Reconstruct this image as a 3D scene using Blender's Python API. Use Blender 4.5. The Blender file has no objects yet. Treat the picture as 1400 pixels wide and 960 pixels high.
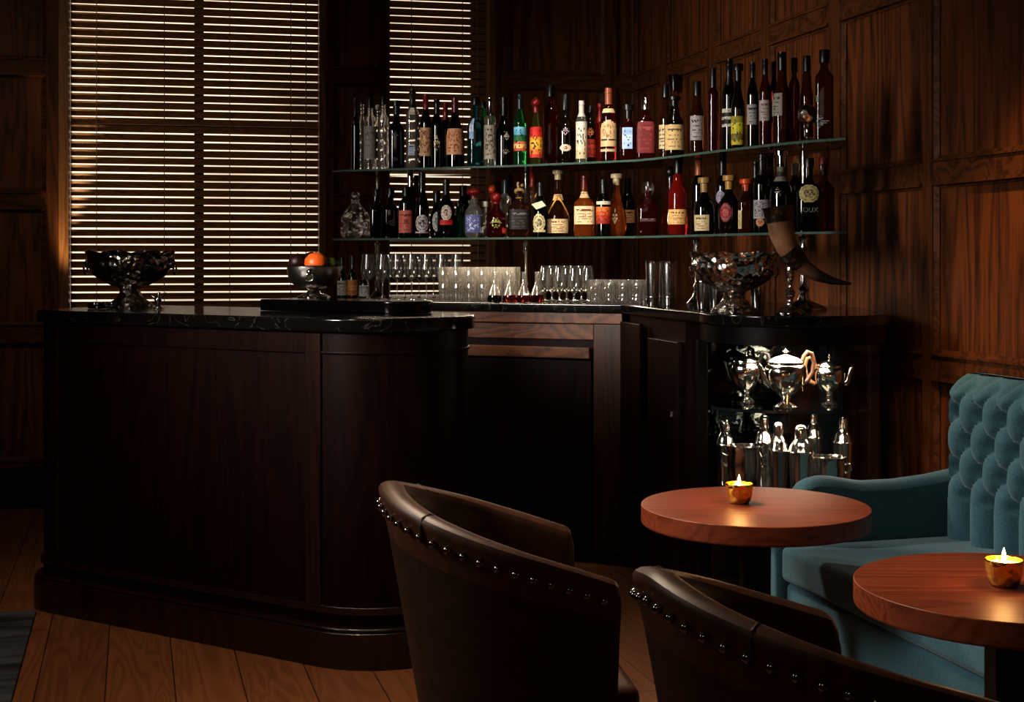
import bpy, bmesh, math, random
from mathutils import Vector, Matrix
PI=math.pi; rad=math.radians
S=bpy.context.scene; C=S.collection
# ---------------------------------------------------------------- camera frame
F=1850.0; EYE=1.28; HY=357.0           # focal length in px of the 1400 px frame, eye height, horizon row
def P(px,py,d): return Vector(((px-700)/F*d, d, EYE+(HY-py)/F*d))
def X(px,d): return (px-700)/F*d
def Z(py,d): return EYE+(HY-py)/F*d
cd=bpy.data.cameras.new('camera'); cam=bpy.data.objects.new('camera',cd); C.objects.link(cam)
cam.location=(0,0,EYE); cam.rotation_euler=(PI/2,0,0)
cd.sensor_width=36; cd.lens=F/1400*36; cd.shift_y=-(480-HY)/1400; cd.clip_start=.05; cd.clip_end=60
S.camera=cam
S.view_settings.view_transform='Standard'; S.view_settings.look='None'; S.view_settings.gamma=.84; S.view_settings.exposure=.28
try:
    S.cycles.max_bounces=12; S.cycles.transparent_max_bounces=24; S.cycles.transmission_bounces=8
    S.cycles.sample_clamp_indirect=4.0; S.cycles.caustics_reflective=False; S.cycles.caustics_refractive=False
except Exception: pass
# ---------------------------------------------------------------- materials
def lin(c):
    return tuple(((v/255)/12.92 if v/255<=.04045 else ((v/255+.055)/1.055)**2.4) for v in c)
MATS={}
def newmat(name):
    m=bpy.data.materials.new(name); m.use_nodes=True; MATS[name]=m
    nt=m.node_tree; b=nt.nodes.get('Principled BSDF'); return m,nt,b
def col(c,rough=.6,metal=0,name=None,spec=.5):
    """plain colour with a little procedural mottling"""
    key=name or 'paint_%d_%d_%d_%d_%d'%(c[0],c[1],c[2],int(rough*100),int(metal*100))
    if key in MATS: return MATS[key]
    m,nt,b=newmat(key)
    n=nt.nodes.new('ShaderNodeTexNoise'); n.inputs['Scale'].default_value=90; n.inputs['Detail'].default_value=2
    tc=nt.nodes.new('ShaderNodeTexCoord'); nt.links.new(tc.outputs['Object'],n.inputs['Vector'])
    r=nt.nodes.new('ShaderNodeValToRGB'); l=lin(c)
    r.color_ramp.elements[0].position=.3; r.color_ramp.elements[1].position=.7
    r.color_ramp.elements[0].color=(l[0]*.85,l[1]*.85,l[2]*.85,1); r.color_ramp.elements[1].color=(min(1,l[0]*1.1),min(1,l[1]*1.1),min(1,l[2]*1.1),1)
    nt.links.new(n.outputs['Fac'],r.inputs['Fac']); nt.links.new(r.outputs['Color'],b.inputs['Base Color'])
    b.inputs['Roughness'].default_value=rough; b.inputs['Metallic'].default_value=metal; b.inputs['Specular IOR Level'].default_value=spec
    return m
def emis(name,c,s):
    m,nt,b=newmat(name); b.inputs['Base Color'].default_value=(*c,1); b.inputs['Emission Color'].default_value=(*c,1); b.inputs['Emission Strength'].default_value=s
    return m
def wood(name,dark,light,axis='z',scale=1.0,rough=.45,contrast=1.0,spec=.4):
    m,nt,b=newmat(name); N=nt.nodes; L=nt.links
    tc=N.new('ShaderNodeTexCoord'); mp=N.new('ShaderNodeMapping'); L.new(tc.outputs['Object'],mp.inputs['Vector'])
    k={'z':(1,1,.07),'y':(1,.07,1),'x':(.07,1,1)}[axis]
    mp.inputs['Scale'].default_value=tuple(v*scale for v in k)
    n1=N.new('ShaderNodeTexNoise'); n1.inputs['Scale'].default_value=4.5; n1.inputs['Detail'].default_value=2; n1.inputs['Distortion'].default_value=.6
    L.new(mp.outputs['Vector'],n1.inputs['Vector'])
    mul=N.new('ShaderNodeMath'); mul.operation='MULTIPLY'; mul.inputs[1].default_value=11; L.new(n1.outputs['Fac'],mul.inputs[0])
    fr=N.new('ShaderNodeMath'); fr.operation='PINGPONG'; fr.inputs[1].default_value=.5; L.new(mul.outputs[0],fr.inputs[0])
    n2=N.new('ShaderNodeTexNoise'); n2.inputs['Scale'].default_value=85; n2.inputs['Detail'].default_value=3; L.new(mp.outputs['Vector'],n2.inputs['Vector'])
    mx=N.new('ShaderNodeMath'); mx.operation='MULTIPLY_ADD'; mx.inputs[1].default_value=.9; L.new(fr.outputs[0],mx.inputs[0])
    m2=N.new('ShaderNodeMath'); m2.operation='MULTIPLY'; m2.inputs[1].default_value=.75; L.new(n2.outputs['Fac'],m2.inputs[0]); L.new(m2.outputs[0],mx.inputs[2])
    r=N.new('ShaderNodeValToRGB'); L.new(mx.outputs[0],r.inputs['Fac'])
    d=lin(dark); l=lin(light); e=r.color_ramp.elements
    e[0].position=.5-.22*contrast; e[0].color=(*d,1); e[1].position=.75; e[1].color=(*l,1)
    L.new(r.outputs['Color'],b.inputs['Base Color'])
    bp=N.new('ShaderNodeBump'); bp.inputs['Strength'].default_value=.12; bp.inputs['Distance'].default_value=.004
    L.new(mx.outputs[0],bp.inputs['Height']); L.new(bp.outputs['Normal'],b.inputs['Normal'])
    b.inputs['Roughness'].default_value=rough; b.inputs['Specular IOR Level'].default_value=spec
    return m
def glassmat(name,c,trans=.9,rough=.02,ior=1.36):
    m,nt,b=newmat(name); b.inputs['Base Color'].default_value=(*c,1); b.inputs['Transmission Weight'].default_value=trans
    b.inputs['Roughness'].default_value=rough; b.inputs['IOR'].default_value=ior
    n=nt.nodes.new('ShaderNodeTexNoise'); n.inputs['Scale'].default_value=25
    bp=nt.nodes.new('ShaderNodeBump'); bp.inputs['Strength'].default_value=.03; nt.links.new(n.outputs['Fac'],bp.inputs['Height']); nt.links.new(bp.outputs['Normal'],b.inputs['Normal'])
    return m
def thinglass(name,tint=(1,1,1),refl=1.0,haze=0.0,rough=.03):
    """thin-walled glass: see-through with a fresnel sheen and a little bright haze"""
    m=bpy.data.materials.new(name); m.use_nodes=True; MATS[name]=m; nt=m.node_tree; N=nt.nodes; L=nt.links; N.clear()
    o=N.new('ShaderNodeOutputMaterial'); t=N.new('ShaderNodeBsdfTransparent'); t.inputs['Color'].default_value=(*tint,1)
    g=N.new('ShaderNodeBsdfGlossy'); g.inputs['Roughness'].default_value=rough; g.inputs['Color'].default_value=(1,1,1,1)
    lw=N.new('ShaderNodeFresnel'); lw.inputs['IOR'].default_value=1.5
    ml=N.new('ShaderNodeMath'); ml.operation='MULTIPLY'; ml.inputs[1].default_value=refl; ml.use_clamp=True; L.new(lw.outputs[0],ml.inputs[0])
    mx=N.new('ShaderNodeMixShader'); L.new(ml.outputs[0],mx.inputs[0]); L.new(t.outputs[0],mx.inputs[1]); L.new(g.outputs[0],mx.inputs[2])
    if haze:
        df=N.new('ShaderNodeBsdfDiffuse'); df.inputs['Color'].default_value=(.9,.88,.82,1)
        m2=N.new('ShaderNodeMixShader'); m2.inputs[0].default_value=haze; L.new(mx.outputs[0],m2.inputs[1]); L.new(df.outputs[0],m2.inputs[2]); L.new(m2.outputs[0],o.inputs['Surface'])
    else: L.new(mx.outputs[0],o.inputs['Surface'])
    return m
def silver(name,c=(.75,.72,.68),rough=.14,relief=0.0,scale=40):
    m,nt,b=newmat(name); b.inputs['Base Color'].default_value=(*c,1); b.inputs['Metallic'].default_value=1; b.inputs['Roughness'].default_value=rough
    n=nt.nodes.new('ShaderNodeTexVoronoi' if relief>.3 else 'ShaderNodeTexNoise'); n.inputs['Scale'].default_value=scale
    tc=nt.nodes.new('ShaderNodeTexCoord'); nt.links.new(tc.outputs['Object'],n.inputs['Vector'])
    bp=nt.nodes.new('ShaderNodeBump'); bp.inputs['Strength'].default_value=max(.05,relief); bp.inputs['Distance'].default_value=.01
    nt.links.new(n.outputs[0],bp.inputs['Height']); nt.links.new(bp.outputs['Normal'],b.inputs['Normal'])
    return m
def fabric(name,c,c2,rough=.85,sheen=.4,scale=60,bump=.15):
    m,nt,b=newmat(name); n=nt.nodes.new('ShaderNodeTexNoise'); n.inputs['Scale'].default_value=scale; n.inputs['Detail'].default_value=4
    tc=nt.nodes.new('ShaderNodeTexCoord'); nt.links.new(tc.outputs['Object'],n.inputs['Vector'])
    r=nt.nodes.new('ShaderNodeValToRGB'); r.color_ramp.elements[0].position=.3; r.color_ramp.elements[1].position=.72
    r.color_ramp.elements[0].color=(*lin(c),1); r.color_ramp.elements[1].color=(*lin(c2),1)
    nt.links.new(n.outputs['Fac'],r.inputs['Fac']); nt.links.new(r.outputs['Color'],b.inputs['Base Color'])
    b.inputs['Roughness'].default_value=rough; b.inputs['Sheen Weight'].default_value=sheen
    bp=nt.nodes.new('ShaderNodeBump'); bp.inputs['Strength'].default_value=bump; bp.inputs['Distance'].default_value=.004
    nt.links.new(n.outputs['Fac'],bp.inputs['Height']); nt.links.new(bp.outputs['Normal'],b.inputs['Normal'])
    return m
# ---------------------------------------------------------------- mesh builder
class MB:
    def __init__(s): s.v=[]; s.f=[]; s.m=[]; s.sm=[]
    def add(s,vs,fs,mi=0,smooth=False):
        o=len(s.v); s.v+=[tuple(v) for v in vs]
        for f in fs: s.f.append([i+o for i in f]); s.m.append(mi); s.sm.append(smooth)
        return s
    def hexa(s,b,t,mi=0):      # 4 bottom pts, 4 top pts, same winding (ccw from above)
        return s.add(list(b)+list(t),[(3,2,1,0),(4,5,6,7),(0,1,5,4),(1,2,6,5),(2,3,7,6),(3,0,4,7)],mi)
    def box(s,x0,x1,y0,y1,z0,z1,mi=0):
        q=[(x0,y0),(x1,y0),(x1,y1),(x0,y1)]
        return s.hexa([(*p,z0) for p in q],[(*p,z1) for p in q],mi)
    def prism(s,poly,z0,z1,mi=0,side=None,smooth=False):
        n=len(poly); vs=[(x,y,z0) for x,y in poly]+[(x,y,z1) for x,y in poly]
        s.add(vs,[tuple(range(n-1,-1,-1)),tuple(range(n,2*n))],mi)
        s.add(vs,[(i,(i+1)%n,(i+1)%n+n,i+n) for i in range(n)],mi if side is None else side,smooth)
        return s
    def lathe(s,prof,seg=24,mi=0,c=(0,0),n=2.0,sy=1.0,matf=None,wob=None,smooth=True,rot=0,closed=True):
        vs=[];m=len(prof)
        for r,z in prof:
            for k in range(seg):
                a=2*PI*k/seg+rot; ca,sa=math.cos(a),math.sin(a)
                if n!=2.0:
                    e=2.0/n; ca2=math.copysign(abs(ca)**e,ca); sa2=math.copysign(abs(sa)**e,sa); ca,sa=ca2,sa2
                rr=r*(wob(a,z) if wob else 1); vs.append((c[0]+rr*ca,c[1]+rr*sa*sy,z))
        o=len(s.v); s.v+=vs
        for i in range(m-1):
            for k in range(seg):
                k2=(k+1)%seg; q=[o+i*seg+k,o+i*seg+k2,o+(i+1)*seg+k2,o+(i+1)*seg+k]
                s.f.append(q); s.m.append(matf((prof[i][1]+prof[i+1][1])/2) if matf else mi); s.sm.append(smooth)
        return s
    def tube(s,pts,r,seg=10,mi=0,cap=True):
        pts=[Vector(p) for p in pts]; n=len(pts); rs=r if isinstance(r,(list,tuple)) else [r]*n
        t0=(pts[1]-pts[0]).normalized(); up=Vector((0,0,1)) if abs(t0.z)<.9 else Vector((1,0,0)); nrm=t0.cross(up).normalized()
        o=len(s.v)
        for i,p in enumerate(pts):
            t=(pts[min(i+1,n-1)]-pts[max(i-1,0)]).normalized(); nrm=(nrm-t*nrm.dot(t)).normalized(); bi=t.cross(nrm)
            for k in range(seg):
                a=2*PI*k/seg; s.v.append(tuple(p+(nrm*math.cos(a)+bi*math.sin(a))*rs[i]))
        for i in range(n-1):
            for k in range(seg):
                k2=(k+1)%seg; s.f.append([o+i*seg+k,o+i*seg+k2,o+(i+1)*seg+k2,o+(i+1)*seg+k]); s.m.append(mi); s.sm.append(True)
        if cap:
            s.f.append([o+k for k in range(seg-1,-1,-1)]); s.m.append(mi); s.sm.append(False)
            s.f.append([o+(n-1)*seg+k for k in range(seg)]); s.m.append(mi); s.sm.append(False)
        return s
    def ball(s,c,r,seg=16,rings=10,mi=0,sc=(1,1,1)):
        pr=[(max(1e-5,math.sin(PI*i/rings)),-math.cos(PI*i/rings)) for i in range(rings+1)]
        o=len(s.v); s.lathe(pr,seg,mi)
        for i in range(o,len(s.v)):
            v=s.v[i]; s.v[i]=(c[0]+v[0]*r*sc[0],c[1]+v[1]*r*sc[1],c[2]+v[2]*r*sc[2])
        return s
    def grid(s,fn,nu,nv,mi=0,smooth=True,wrap=False):
        vs=[fn(i/nu,j/nv) for j in range(nv+1) for i in range(nu+1)]
        return s.add(vs,[(j*(nu+1)+i,j*(nu+1)+i+1,(j+1)*(nu+1)+i+1,(j+1)*(nu+1)+i) for j in range(nv) for i in range(nu)],mi,smooth)
    def build(s,name,mats,parent=None,bevel=0,loc=None,sub=0,sharp=42):
        me=bpy.data.meshes.new(name); me.from_pydata(s.v,[],s.f)
        if not isinstance(mats,(list,tuple)): mats=[mats]
        for m in mats: me.materials.append(m)
        me.polygons.foreach_set('material_index',s.m); me.polygons.foreach_set('use_smooth',s.sm)
        bm=bmesh.new(); bm.from_mesh(me); bmesh.ops.remove_doubles(bm,verts=bm.verts,dist=1e-6)
        bmesh.ops.recalc_face_normals(bm,faces=bm.faces) ; bm.to_mesh(me); bm.free(); me.update()
        if any(s.sm) and not bevel: me.set_sharp_from_angle(angle=rad(sharp))
        o=bpy.data.objects.new(name,me); C.objects.link(o)
        if parent: o.parent=parent
        if loc: o.location=loc
        if bevel:
            b=o.modifiers.new('bevel','BEVEL'); b.width=bevel; b.segments=3; b.limit_method='ANGLE'; b.angle_limit=rad(40)
            me.polygons.foreach_set('use_smooth',[True]*len(me.polygons)); w=o.modifiers.new('wn','WEIGHTED_NORMAL')
        if sub:
            q=o.modifiers.new('sub','SUBSURF'); q.levels=sub; q.render_levels=sub
        return o
def tag(o,label=None,cat=None,group=None,kind=None):
    if label: o['label']=label
    if cat: o['category']=cat
    if group: o['group']=group
    if kind: o['kind']=kind
    return o
def thing(name,label,cat,loc=(0,0,0),rz=0,group=None):
    o=bpy.data.objects.new(name,None); C.objects.link(o); o.empty_display_size=.05
    o.location=loc; o.rotation_euler=(0,0,rz); return tag(o,label,cat,group)
def dup(root,loc,rz=None,label=None,group=None):
    r=root.copy(); C.objects.link(r); r.location=loc
    if rz is not None: r.rotation_euler=(0,0,rz)
    if label: r['label']=label
    if group: r['group']=group
    for ch in list(root.children):
        c=ch.copy(); C.objects.link(c); c.parent=r
        for g in list(ch.children):
            d=g.copy(); C.objects.link(d); d.parent=c
    return r
def struct(name,mb,mats,parent=None,bevel=0):
    o=mb.build(name,mats,parent,bevel)
    if not parent: o['kind']='structure'
    return o
ORD=['leftmost','second from the left','third from the left','fourth from the left','fifth from the left','sixth from the left','seventh from the left','eighth from the left','ninth from the left','tenth from the left','eleventh from the left','twelfth from the left']
WIN=1.1; CANDLE=.6
CH1=(.011,2.884,0.131); CH2=(.482,2.10,.28)
def LIGHTS():
    area('window_softbox',(-2.5,2.5,2.3),(.35,5.5,1.45),13,(1,.94,.87),.5,1.4,44)
    spot('bar_spot',(.25,4.75,3.1),(.2,5.95,1.15),66,(1,.84,.66),36,.7)
    spot('shelf_spot',(.25,3.6,3.0),(.3,5.6,1.55),88,(1,.86,.7),26,.8)
    area('counter_fill',(-.05,6.12,1.365),(-.03,6.05,1.1),11,(1,.82,.6),1.3,.05,150)  # added under the lower shelf to make the glassware sparkle
    area('lounge_light',(-2.3,2.9,2.3),(1.2,3.5,.5),7,(1,.95,.88),.9,.7,55)
    spot('sofa_spot',(-.8,5.0,2.5),(1.25,3.5,.55),125,(1,.91,.78),42,.8,.1)
    spot('wall_wash',(.7,3.3,3.1),(1.66,4.3,1.15),210,(1,.68,.38),28,.9)
    spot('floor_spot',(-1.5,3.0,3.1),(-1.2,4.2,0),150,(1,.8,.58),58,.9)
    area('case_light',(.97,4.70,.985),(.97,4.68,.1),3,(1,.84,.64),.25,.2,150)
    area('lower_case_fill',(.98,4.62,.755),(.98,4.66,.1),1.6,(1,.82,.62),.3,.12,150)  # added below the glass shelf to brighten the silver underneath
    area('leather_sheen',(-.5,4.0,2.9),(.1,2.5,.6),11,(1,.82,.62),.4,.3,90)
    area('room_fill',(-.9,.3,2.7),(-.5,5,.9),2.6,(1,.74,.52),1.6,.7,140)
    area('left_wall_fill',(-2.6,4.8,2.9),(-1.9,7.1,1.2),1.7,(1,.74,.48),.5,.3,80)  # added fill that lifts the left wall and the blind slats
    q=CORN+WBD*(w1[0]-.004)+WBN*.13
    spot('sill_uplight',(q.x,q.y,.98),(q.x-WBN.x*.13,q.y-WBN.y*.13,1.7),46,(1,.76,.44),24,.9,.02)
# ================================================================= materials used
M_wall=wood('oak_panelling',(40,17,5),(116,64,27),'z',1.0,.55,1.3,.25)
M_rail=wood('oak_rail',(56,29,11),(102,58,25),'x',1.0,.55,1,.18)
M_stile=wood('oak_stile',(54,28,11),(100,57,24),'z',1.3,.55,1,.18)
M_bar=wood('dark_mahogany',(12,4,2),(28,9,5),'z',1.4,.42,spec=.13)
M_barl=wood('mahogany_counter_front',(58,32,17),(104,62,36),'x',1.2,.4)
M_slat=wood('blind_slat_wood',(118,84,54),(152,114,76),'x',2,.5)
M_frame=wood('window_frame_oak',(90,58,32),(140,98,58),'z',1.5,.45)
M_tab=wood('cherry_table_top',(112,50,28),(146,72,42),'x',1.6,.42)
M_black=col((5,4,4),.35,name='black_lacquer',spec=.2)
M_silver=silver('polished_silver'); M_relief=silver('embossed_silver',(.62,.58,.54),.2,.9,38); M_steel=silver('brushed_steel',(.6,.58,.56),.2)
M_dsilver=silver('tarnished_silver',(.5,.46,.42),.22,.7,55)
M_brass=silver('hammered_brass',(.85,.58,.12),.22,.35,60)
M_leather=fabric('brown_leather',(66,37,21),(94,56,33),.46,.0,35,.08)
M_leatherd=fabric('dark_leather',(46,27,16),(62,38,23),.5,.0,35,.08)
M_teal=fabric('teal_velvet',(52,90,102),(68,110,122),.9,.25,160,.1)
M_thin=thinglass('clear_thin_glass',(.97,.98,.97),1.6)
M_wine=thinglass('stemware_glass',(.94,.94,.92),3.4,.035,.03)
M_shelf=thinglass('shelf_glass',(.86,.93,.9),1.2)
M_sedge=col((78,98,88),.1,name='shelf_glass_edge')
M_dark_shelf=thinglass('smoked_glass',(.62,.66,.66),1.6)
def crystal():
    m=bpy.data.materials.new('cut_crystal'); m.use_nodes=True; nt=m.node_tree; N=nt.nodes; L=nt.links; N.clear()
    o=N.new('ShaderNodeOutputMaterial'); g=N.new('ShaderNodeBsdfGlass'); g.inputs['Roughness'].default_value=.03; g.inputs['IOR'].default_value=1.45; g.inputs['Color'].default_value=(1,.98,.95,1)
    t=N.new('ShaderNodeBsdfTransparent'); gl_=N.new('ShaderNodeBsdfGlossy'); gl_.inputs['Roughness'].default_value=.16; d=N.new('ShaderNodeBsdfTranslucent'); d.inputs['Color'].default_value=(.9,.87,.8,1)
    a=N.new('ShaderNodeMixShader'); a.inputs[0].default_value=.5; L.new(g.outputs[0],a.inputs[1]); L.new(t.outputs[0],a.inputs[2])
    b=N.new('ShaderNodeMixShader'); b.inputs[0].default_value=.24; L.new(a.outputs[0],b.inputs[1]); L.new(gl_.outputs[0],b.inputs[2])
    c=N.new('ShaderNodeMixShader'); c.inputs[0].default_value=.045; L.new(b.outputs[0],c.inputs[1]); L.new(d.outputs[0],c.inputs[2]); L.new(c.outputs[0],o.inputs['Surface']); return m
M_cut=crystal()
def marble():
    m,nt,b=newmat('black_marble'); n=nt.nodes.new('ShaderNodeTexNoise'); n.inputs['Scale'].default_value=9; n.inputs['Detail'].default_value=7; n.inputs['Distortion'].default_value=.8
    tc=nt.nodes.new('ShaderNodeTexCoord'); nt.links.new(tc.outputs['Object'],n.inputs['Vector'])
    r=nt.nodes.new('ShaderNodeValToRGB'); e=r.color_ramp.elements; e[0].position=.49; e[0].color=(.004,.004,.004,1); e[1].position=.5; e[1].color=(.045,.038,.03,1)
    x=e.new(.508); x.color=(.004,.004,.004,1)
    nt.links.new(n.outputs['Fac'],r.inputs['Fac']); nt.links.new(r.outputs['Color'],b.inputs['Base Color']); b.inputs['Roughness'].default_value=.12
    return m
M_marble=marble()
def floormat():
    m,nt,b=newmat('oak_floor_boards'); N=nt.nodes; L=nt.links
    tc=N.new('ShaderNodeTexCoord'); mp=N.new('ShaderNodeMapping'); mp.inputs['Rotation'].default_value=(0,0,PI/2); L.new(tc.outputs['Object'],mp.inputs['Vector'])
    br=N.new('ShaderNodeTexBrick'); br.inputs['Scale'].default_value=1; br.inputs['Brick Width'].default_value=1.9; br.inputs['Row Height'].default_value=.2; br.inputs['Mortar Size'].default_value=.0022
    br.inputs['Color1'].default_value=(*lin((122,76,44)),1); br.inputs['Color2'].default_value=(*lin((142,90,54)),1); br.inputs['Mortar'].default_value=(*lin((60,34,18)),1); br.offset=.37
    L.new(mp.outputs['Vector'],br.inputs['Vector'])
    m2=N.new('ShaderNodeMapping'); m2.inputs['Scale'].default_value=(1,.09,1); L.new(tc.outputs['Object'],m2.inputs['Vector'])
    n=N.new('ShaderNodeTexNoise'); n.inputs['Scale'].default_value=7; n.inputs['Detail'].default_value=2; n.inputs['Distortion'].default_value=.8; L.new(m2.outputs['Vector'],n.inputs['Vector'])
    mu=N.new('ShaderNodeMath'); mu.operation='MULTIPLY'; mu.inputs[1].default_value=13; L.new(n.outputs['Fac'],mu.inputs[0])
    pp=N.new('ShaderNodeMath'); pp.operation='PINGPONG'; pp.inputs[1].default_value=.5; L.new(mu.outputs[0],pp.inputs[0])
    r=N.new('ShaderNodeValToRGB'); r.color_ramp.elements[0].color=(.55,.5,.45,1); r.color_ramp.elements[1].position=.4; r.color_ramp.elements[1].color=(1,1,1,1); L.new(pp.outputs[0],r.inputs['Fac'])
    mx=N.new('ShaderNodeMix'); mx.data_type='RGBA'; mx.blend_type='MULTIPLY'; mx.inputs[0].default_value=.6
    L.new(br.outputs['Color'],mx.inputs[6]); L.new(r.outputs['Color'],mx.inputs[7]); L.new(mx.outputs[2],b.inputs['Base Color'])
    b.inputs['Roughness'].default_value=.42; return m
M_floor=floormat()
# ================================================================= the room
WB0=Vector((-2.57,7.03)); WBD=Vector((1,.21)).normalized()        # back wall line, running right
CORN=Vector((.705,7.72)); WRD=Vector((.28,-1)).normalized()       # right wall, running towards the camera
WBN=Vector((WBD.y,-WBD.x)); WRN=Vector((-abs(WRD.y),-WRD.x))      # normals into the room
if WBN.y>0: WBN=-WBN
LEFTX=-3.4
def wb(px):      # distance along the back wall from the corner (negative = left)
    k=(px-700)/F; dd=WBD
    s=(k*WB0.y-WB0.x)/(dd.x-k*dd.y); p=WB0+dd*s; return (p-CORN).dot(WBD)
def wr(px):
    k=(px-700)/F; s=(k*CORN.y-CORN.x)/(WRD.x-k*WRD.y); return s
def slab(mb,o,d,n,s0,s1,t0,t1,z0,z1,mi=0):   # box along direction d, thickness along n
    q=[o+d*s0+n*t0,o+d*s1+n*t0,o+d*s1+n*t1,o+d*s0+n*t1]
    mb.hexa([(p.x,p.y,z0) for p in q],[(p.x,p.y,z1) for p in q],mi)
TOP=3.3
def wallpart(name,o,d,n,s0,s1,stiles,rails,ztop=TOP,zskip=()):
    """flat wall, then raised stiles and rails with bevelled inner moulding as one trim mesh"""
    pass
s_left=(Vector((LEFTX,0))-CORN).dot(WBD)-.2
w1=(wb(91),wb(437.5)); w2=(wb(529.5),wb(669))
ZS=1.02     # window sill height, behind the counters
mb=MB()
for a,b_,z0,z1 in ((s_left,w1[0],0,TOP),(w1[1],w2[0],0,TOP),(w2[1],.0,0,TOP),(w1[0],w1[1],0,ZS),(w2[0],w2[1],0,ZS)):
    slab(mb,CORN,WBD,WBN,a,b_,-.16,0,z0,z1)
struct('wall_back',mb,M_wall)
mb=MB(); slab(mb,CORN,WRD,WRN,-.2,7.6,-.16,0,0,TOP); struct('wall_right',mb,M_wall)
mb=MB(); mb.box(LEFTX-.15,LEFTX,-1.5,7.2,0,TOP); struct('wall_left',mb,M_wall)
mb=MB(); mb.box(LEFTX-.3,5,-1.6,8.3,TOP,TOP+.1); struct('ceiling',mb,col((60,50,42),.9,name='dark_plaster'))
# the floor is laid along the right wall's direction
ang=math.atan2(WRD.y,WRD.x)+PI/2
mb=MB(); mb.box(-6,6,-6,6,-.06,0); fo=struct('floor',mb,M_floor); fo.rotation_euler=(0,0,ang); fo.location=(.06,3.2,0)
RAILS=[(2.255,2.325),(1.56,1.632),(.868,.945)]
def panelled(tname,o,d,n,spans,full):
    """spans: list of (s0,s1) panels between stiles; full = overall extent"""
    mb=MB()
    edges=[full[0]]+[e for sp in spans for e in sp]+[full[1]]
    for i in range(0,len(edges),2):
        if edges[i+1]-edges[i]>.004: slab(mb,o,d,n,edges[i],edges[i+1],0,.022,.2,TOP,0)
    zz=[(.0,.24)]+[(z0,z1) for z0,z1 in sorted(RAILS)]+[(TOP-.1,TOP)]
    for s0,s1 in spans:
        for z0,z1 in zz: slab(mb,o,d,n,s0,s1,0,.021,z0,z1,1)
        for (a,z0),(z1,b2) in zip(zz[:-1],zz[1:]):
            w=.022; t0,t1=.001,.017
            # sloped moulding round each field: four mitred strips
            q0=[(s0,z0),(s1,z0),(s1,z1),(s0,z1)]; q1=[(s0+w,z0+w),(s1-w,z0+w),(s1-w,z1-w),(s0+w,z1-w)]
            def pt(s,z,t): p=o+d*s+n*t; return (p.x,p.y,z)
            vs=[pt(s,z,t1) for s,z in q0]+[pt(s,z,.006) for s,z in q1]
            mb.add(vs,[(0,1,5,4),(1,2,6,5),(2,3,7,6),(3,0,4,7)],1)
            # small bright bead under each rail
            slab(mb,o,d,n,s0,s1,.0,.03,z1-.012,z1,1)
            slab(mb,o,d,n,s0,s1,.0,.03,z0,z0+.008,1)
    return struct(tname,mb,[M_stile,M_rail])
bs=[(wb(-190),wb(-70)),(wb(-58),wb(64))]
panelled('trim_1',CORN,WBD,WBN,bs,(s_left,w1[0]-.040))
panelled('trim_2',CORN,WBD,WBN,[(wb(456),wb(517))],(w1[1]+.02,w2[0]-.004))
panelled('trim_3',CORN,WBD,WBN,[(wb(695),wb(826)),(wb(842),wb(868))],(w2[1]+.03,-.001))
st=[wr(p) for p in (872,908,916,973,984,1046,1058,1139,1155,1268,1282)]
sp=[(st[0],st[1]),(st[2],st[3]),(st[4],st[5]),(st[6],st[7]),(st[8],st[9])]
s=st[10]
for k in range(5): sp.append((s,s+.58)); s+=.63
panelled('trim_4',CORN,WRD,WRN,sp,(.023,s))
mb=MB()
for t,z0,z1 in ((.045,0,.16),(.035,.16,.185),(.028,.19,.21)): slab(mb,CORN,WBD,WBN,s_left,-.05,.022,t,z0,z1)
struct('baseboard_back',mb,M_bar)
mb=MB()
for t,z0,z1 in ((.045,0,.16),(.035,.16,.185),(.028,.19,.21)): slab(mb,CORN,WRD,WRN,.05,7.2,.022,t,z0,z1)
struct('baseboard_right',mb,M_bar)
# ---------------------------------------------------------------- windows and blinds
def panemat(name,str_):
    m,nt,b=newmat(name); n=nt.nodes.new('ShaderNodeTexNoise'); n.inputs['Scale'].default_value=1.7; n.inputs['Detail'].default_value=1
    tc=nt.nodes.new('ShaderNodeTexCoord'); nt.links.new(tc.outputs['Object'],n.inputs['Vector'])
    mr=nt.nodes.new('ShaderNodeMapRange'); mr.inputs['From Min'].default_value=.3; mr.inputs['From Max'].default_value=.65; mr.inputs['To Min'].default_value=str_*.45; mr.inputs['To Max'].default_value=str_*1.25
    nt.links.new(n.outputs['Fac'],mr.inputs['Value']); nt.links.new(mr.outputs[0],b.inputs['Emission Strength'])
    b.inputs['Emission Color'].default_value=(1,.83,.64,1); b.inputs['Base Color'].default_value=(.2,.18,.15,1); b.inputs['Roughness'].default_value=.3; return m
M_pane=panemat('frosted_daylight_pane',WIN)
PITCH=.0424
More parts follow.
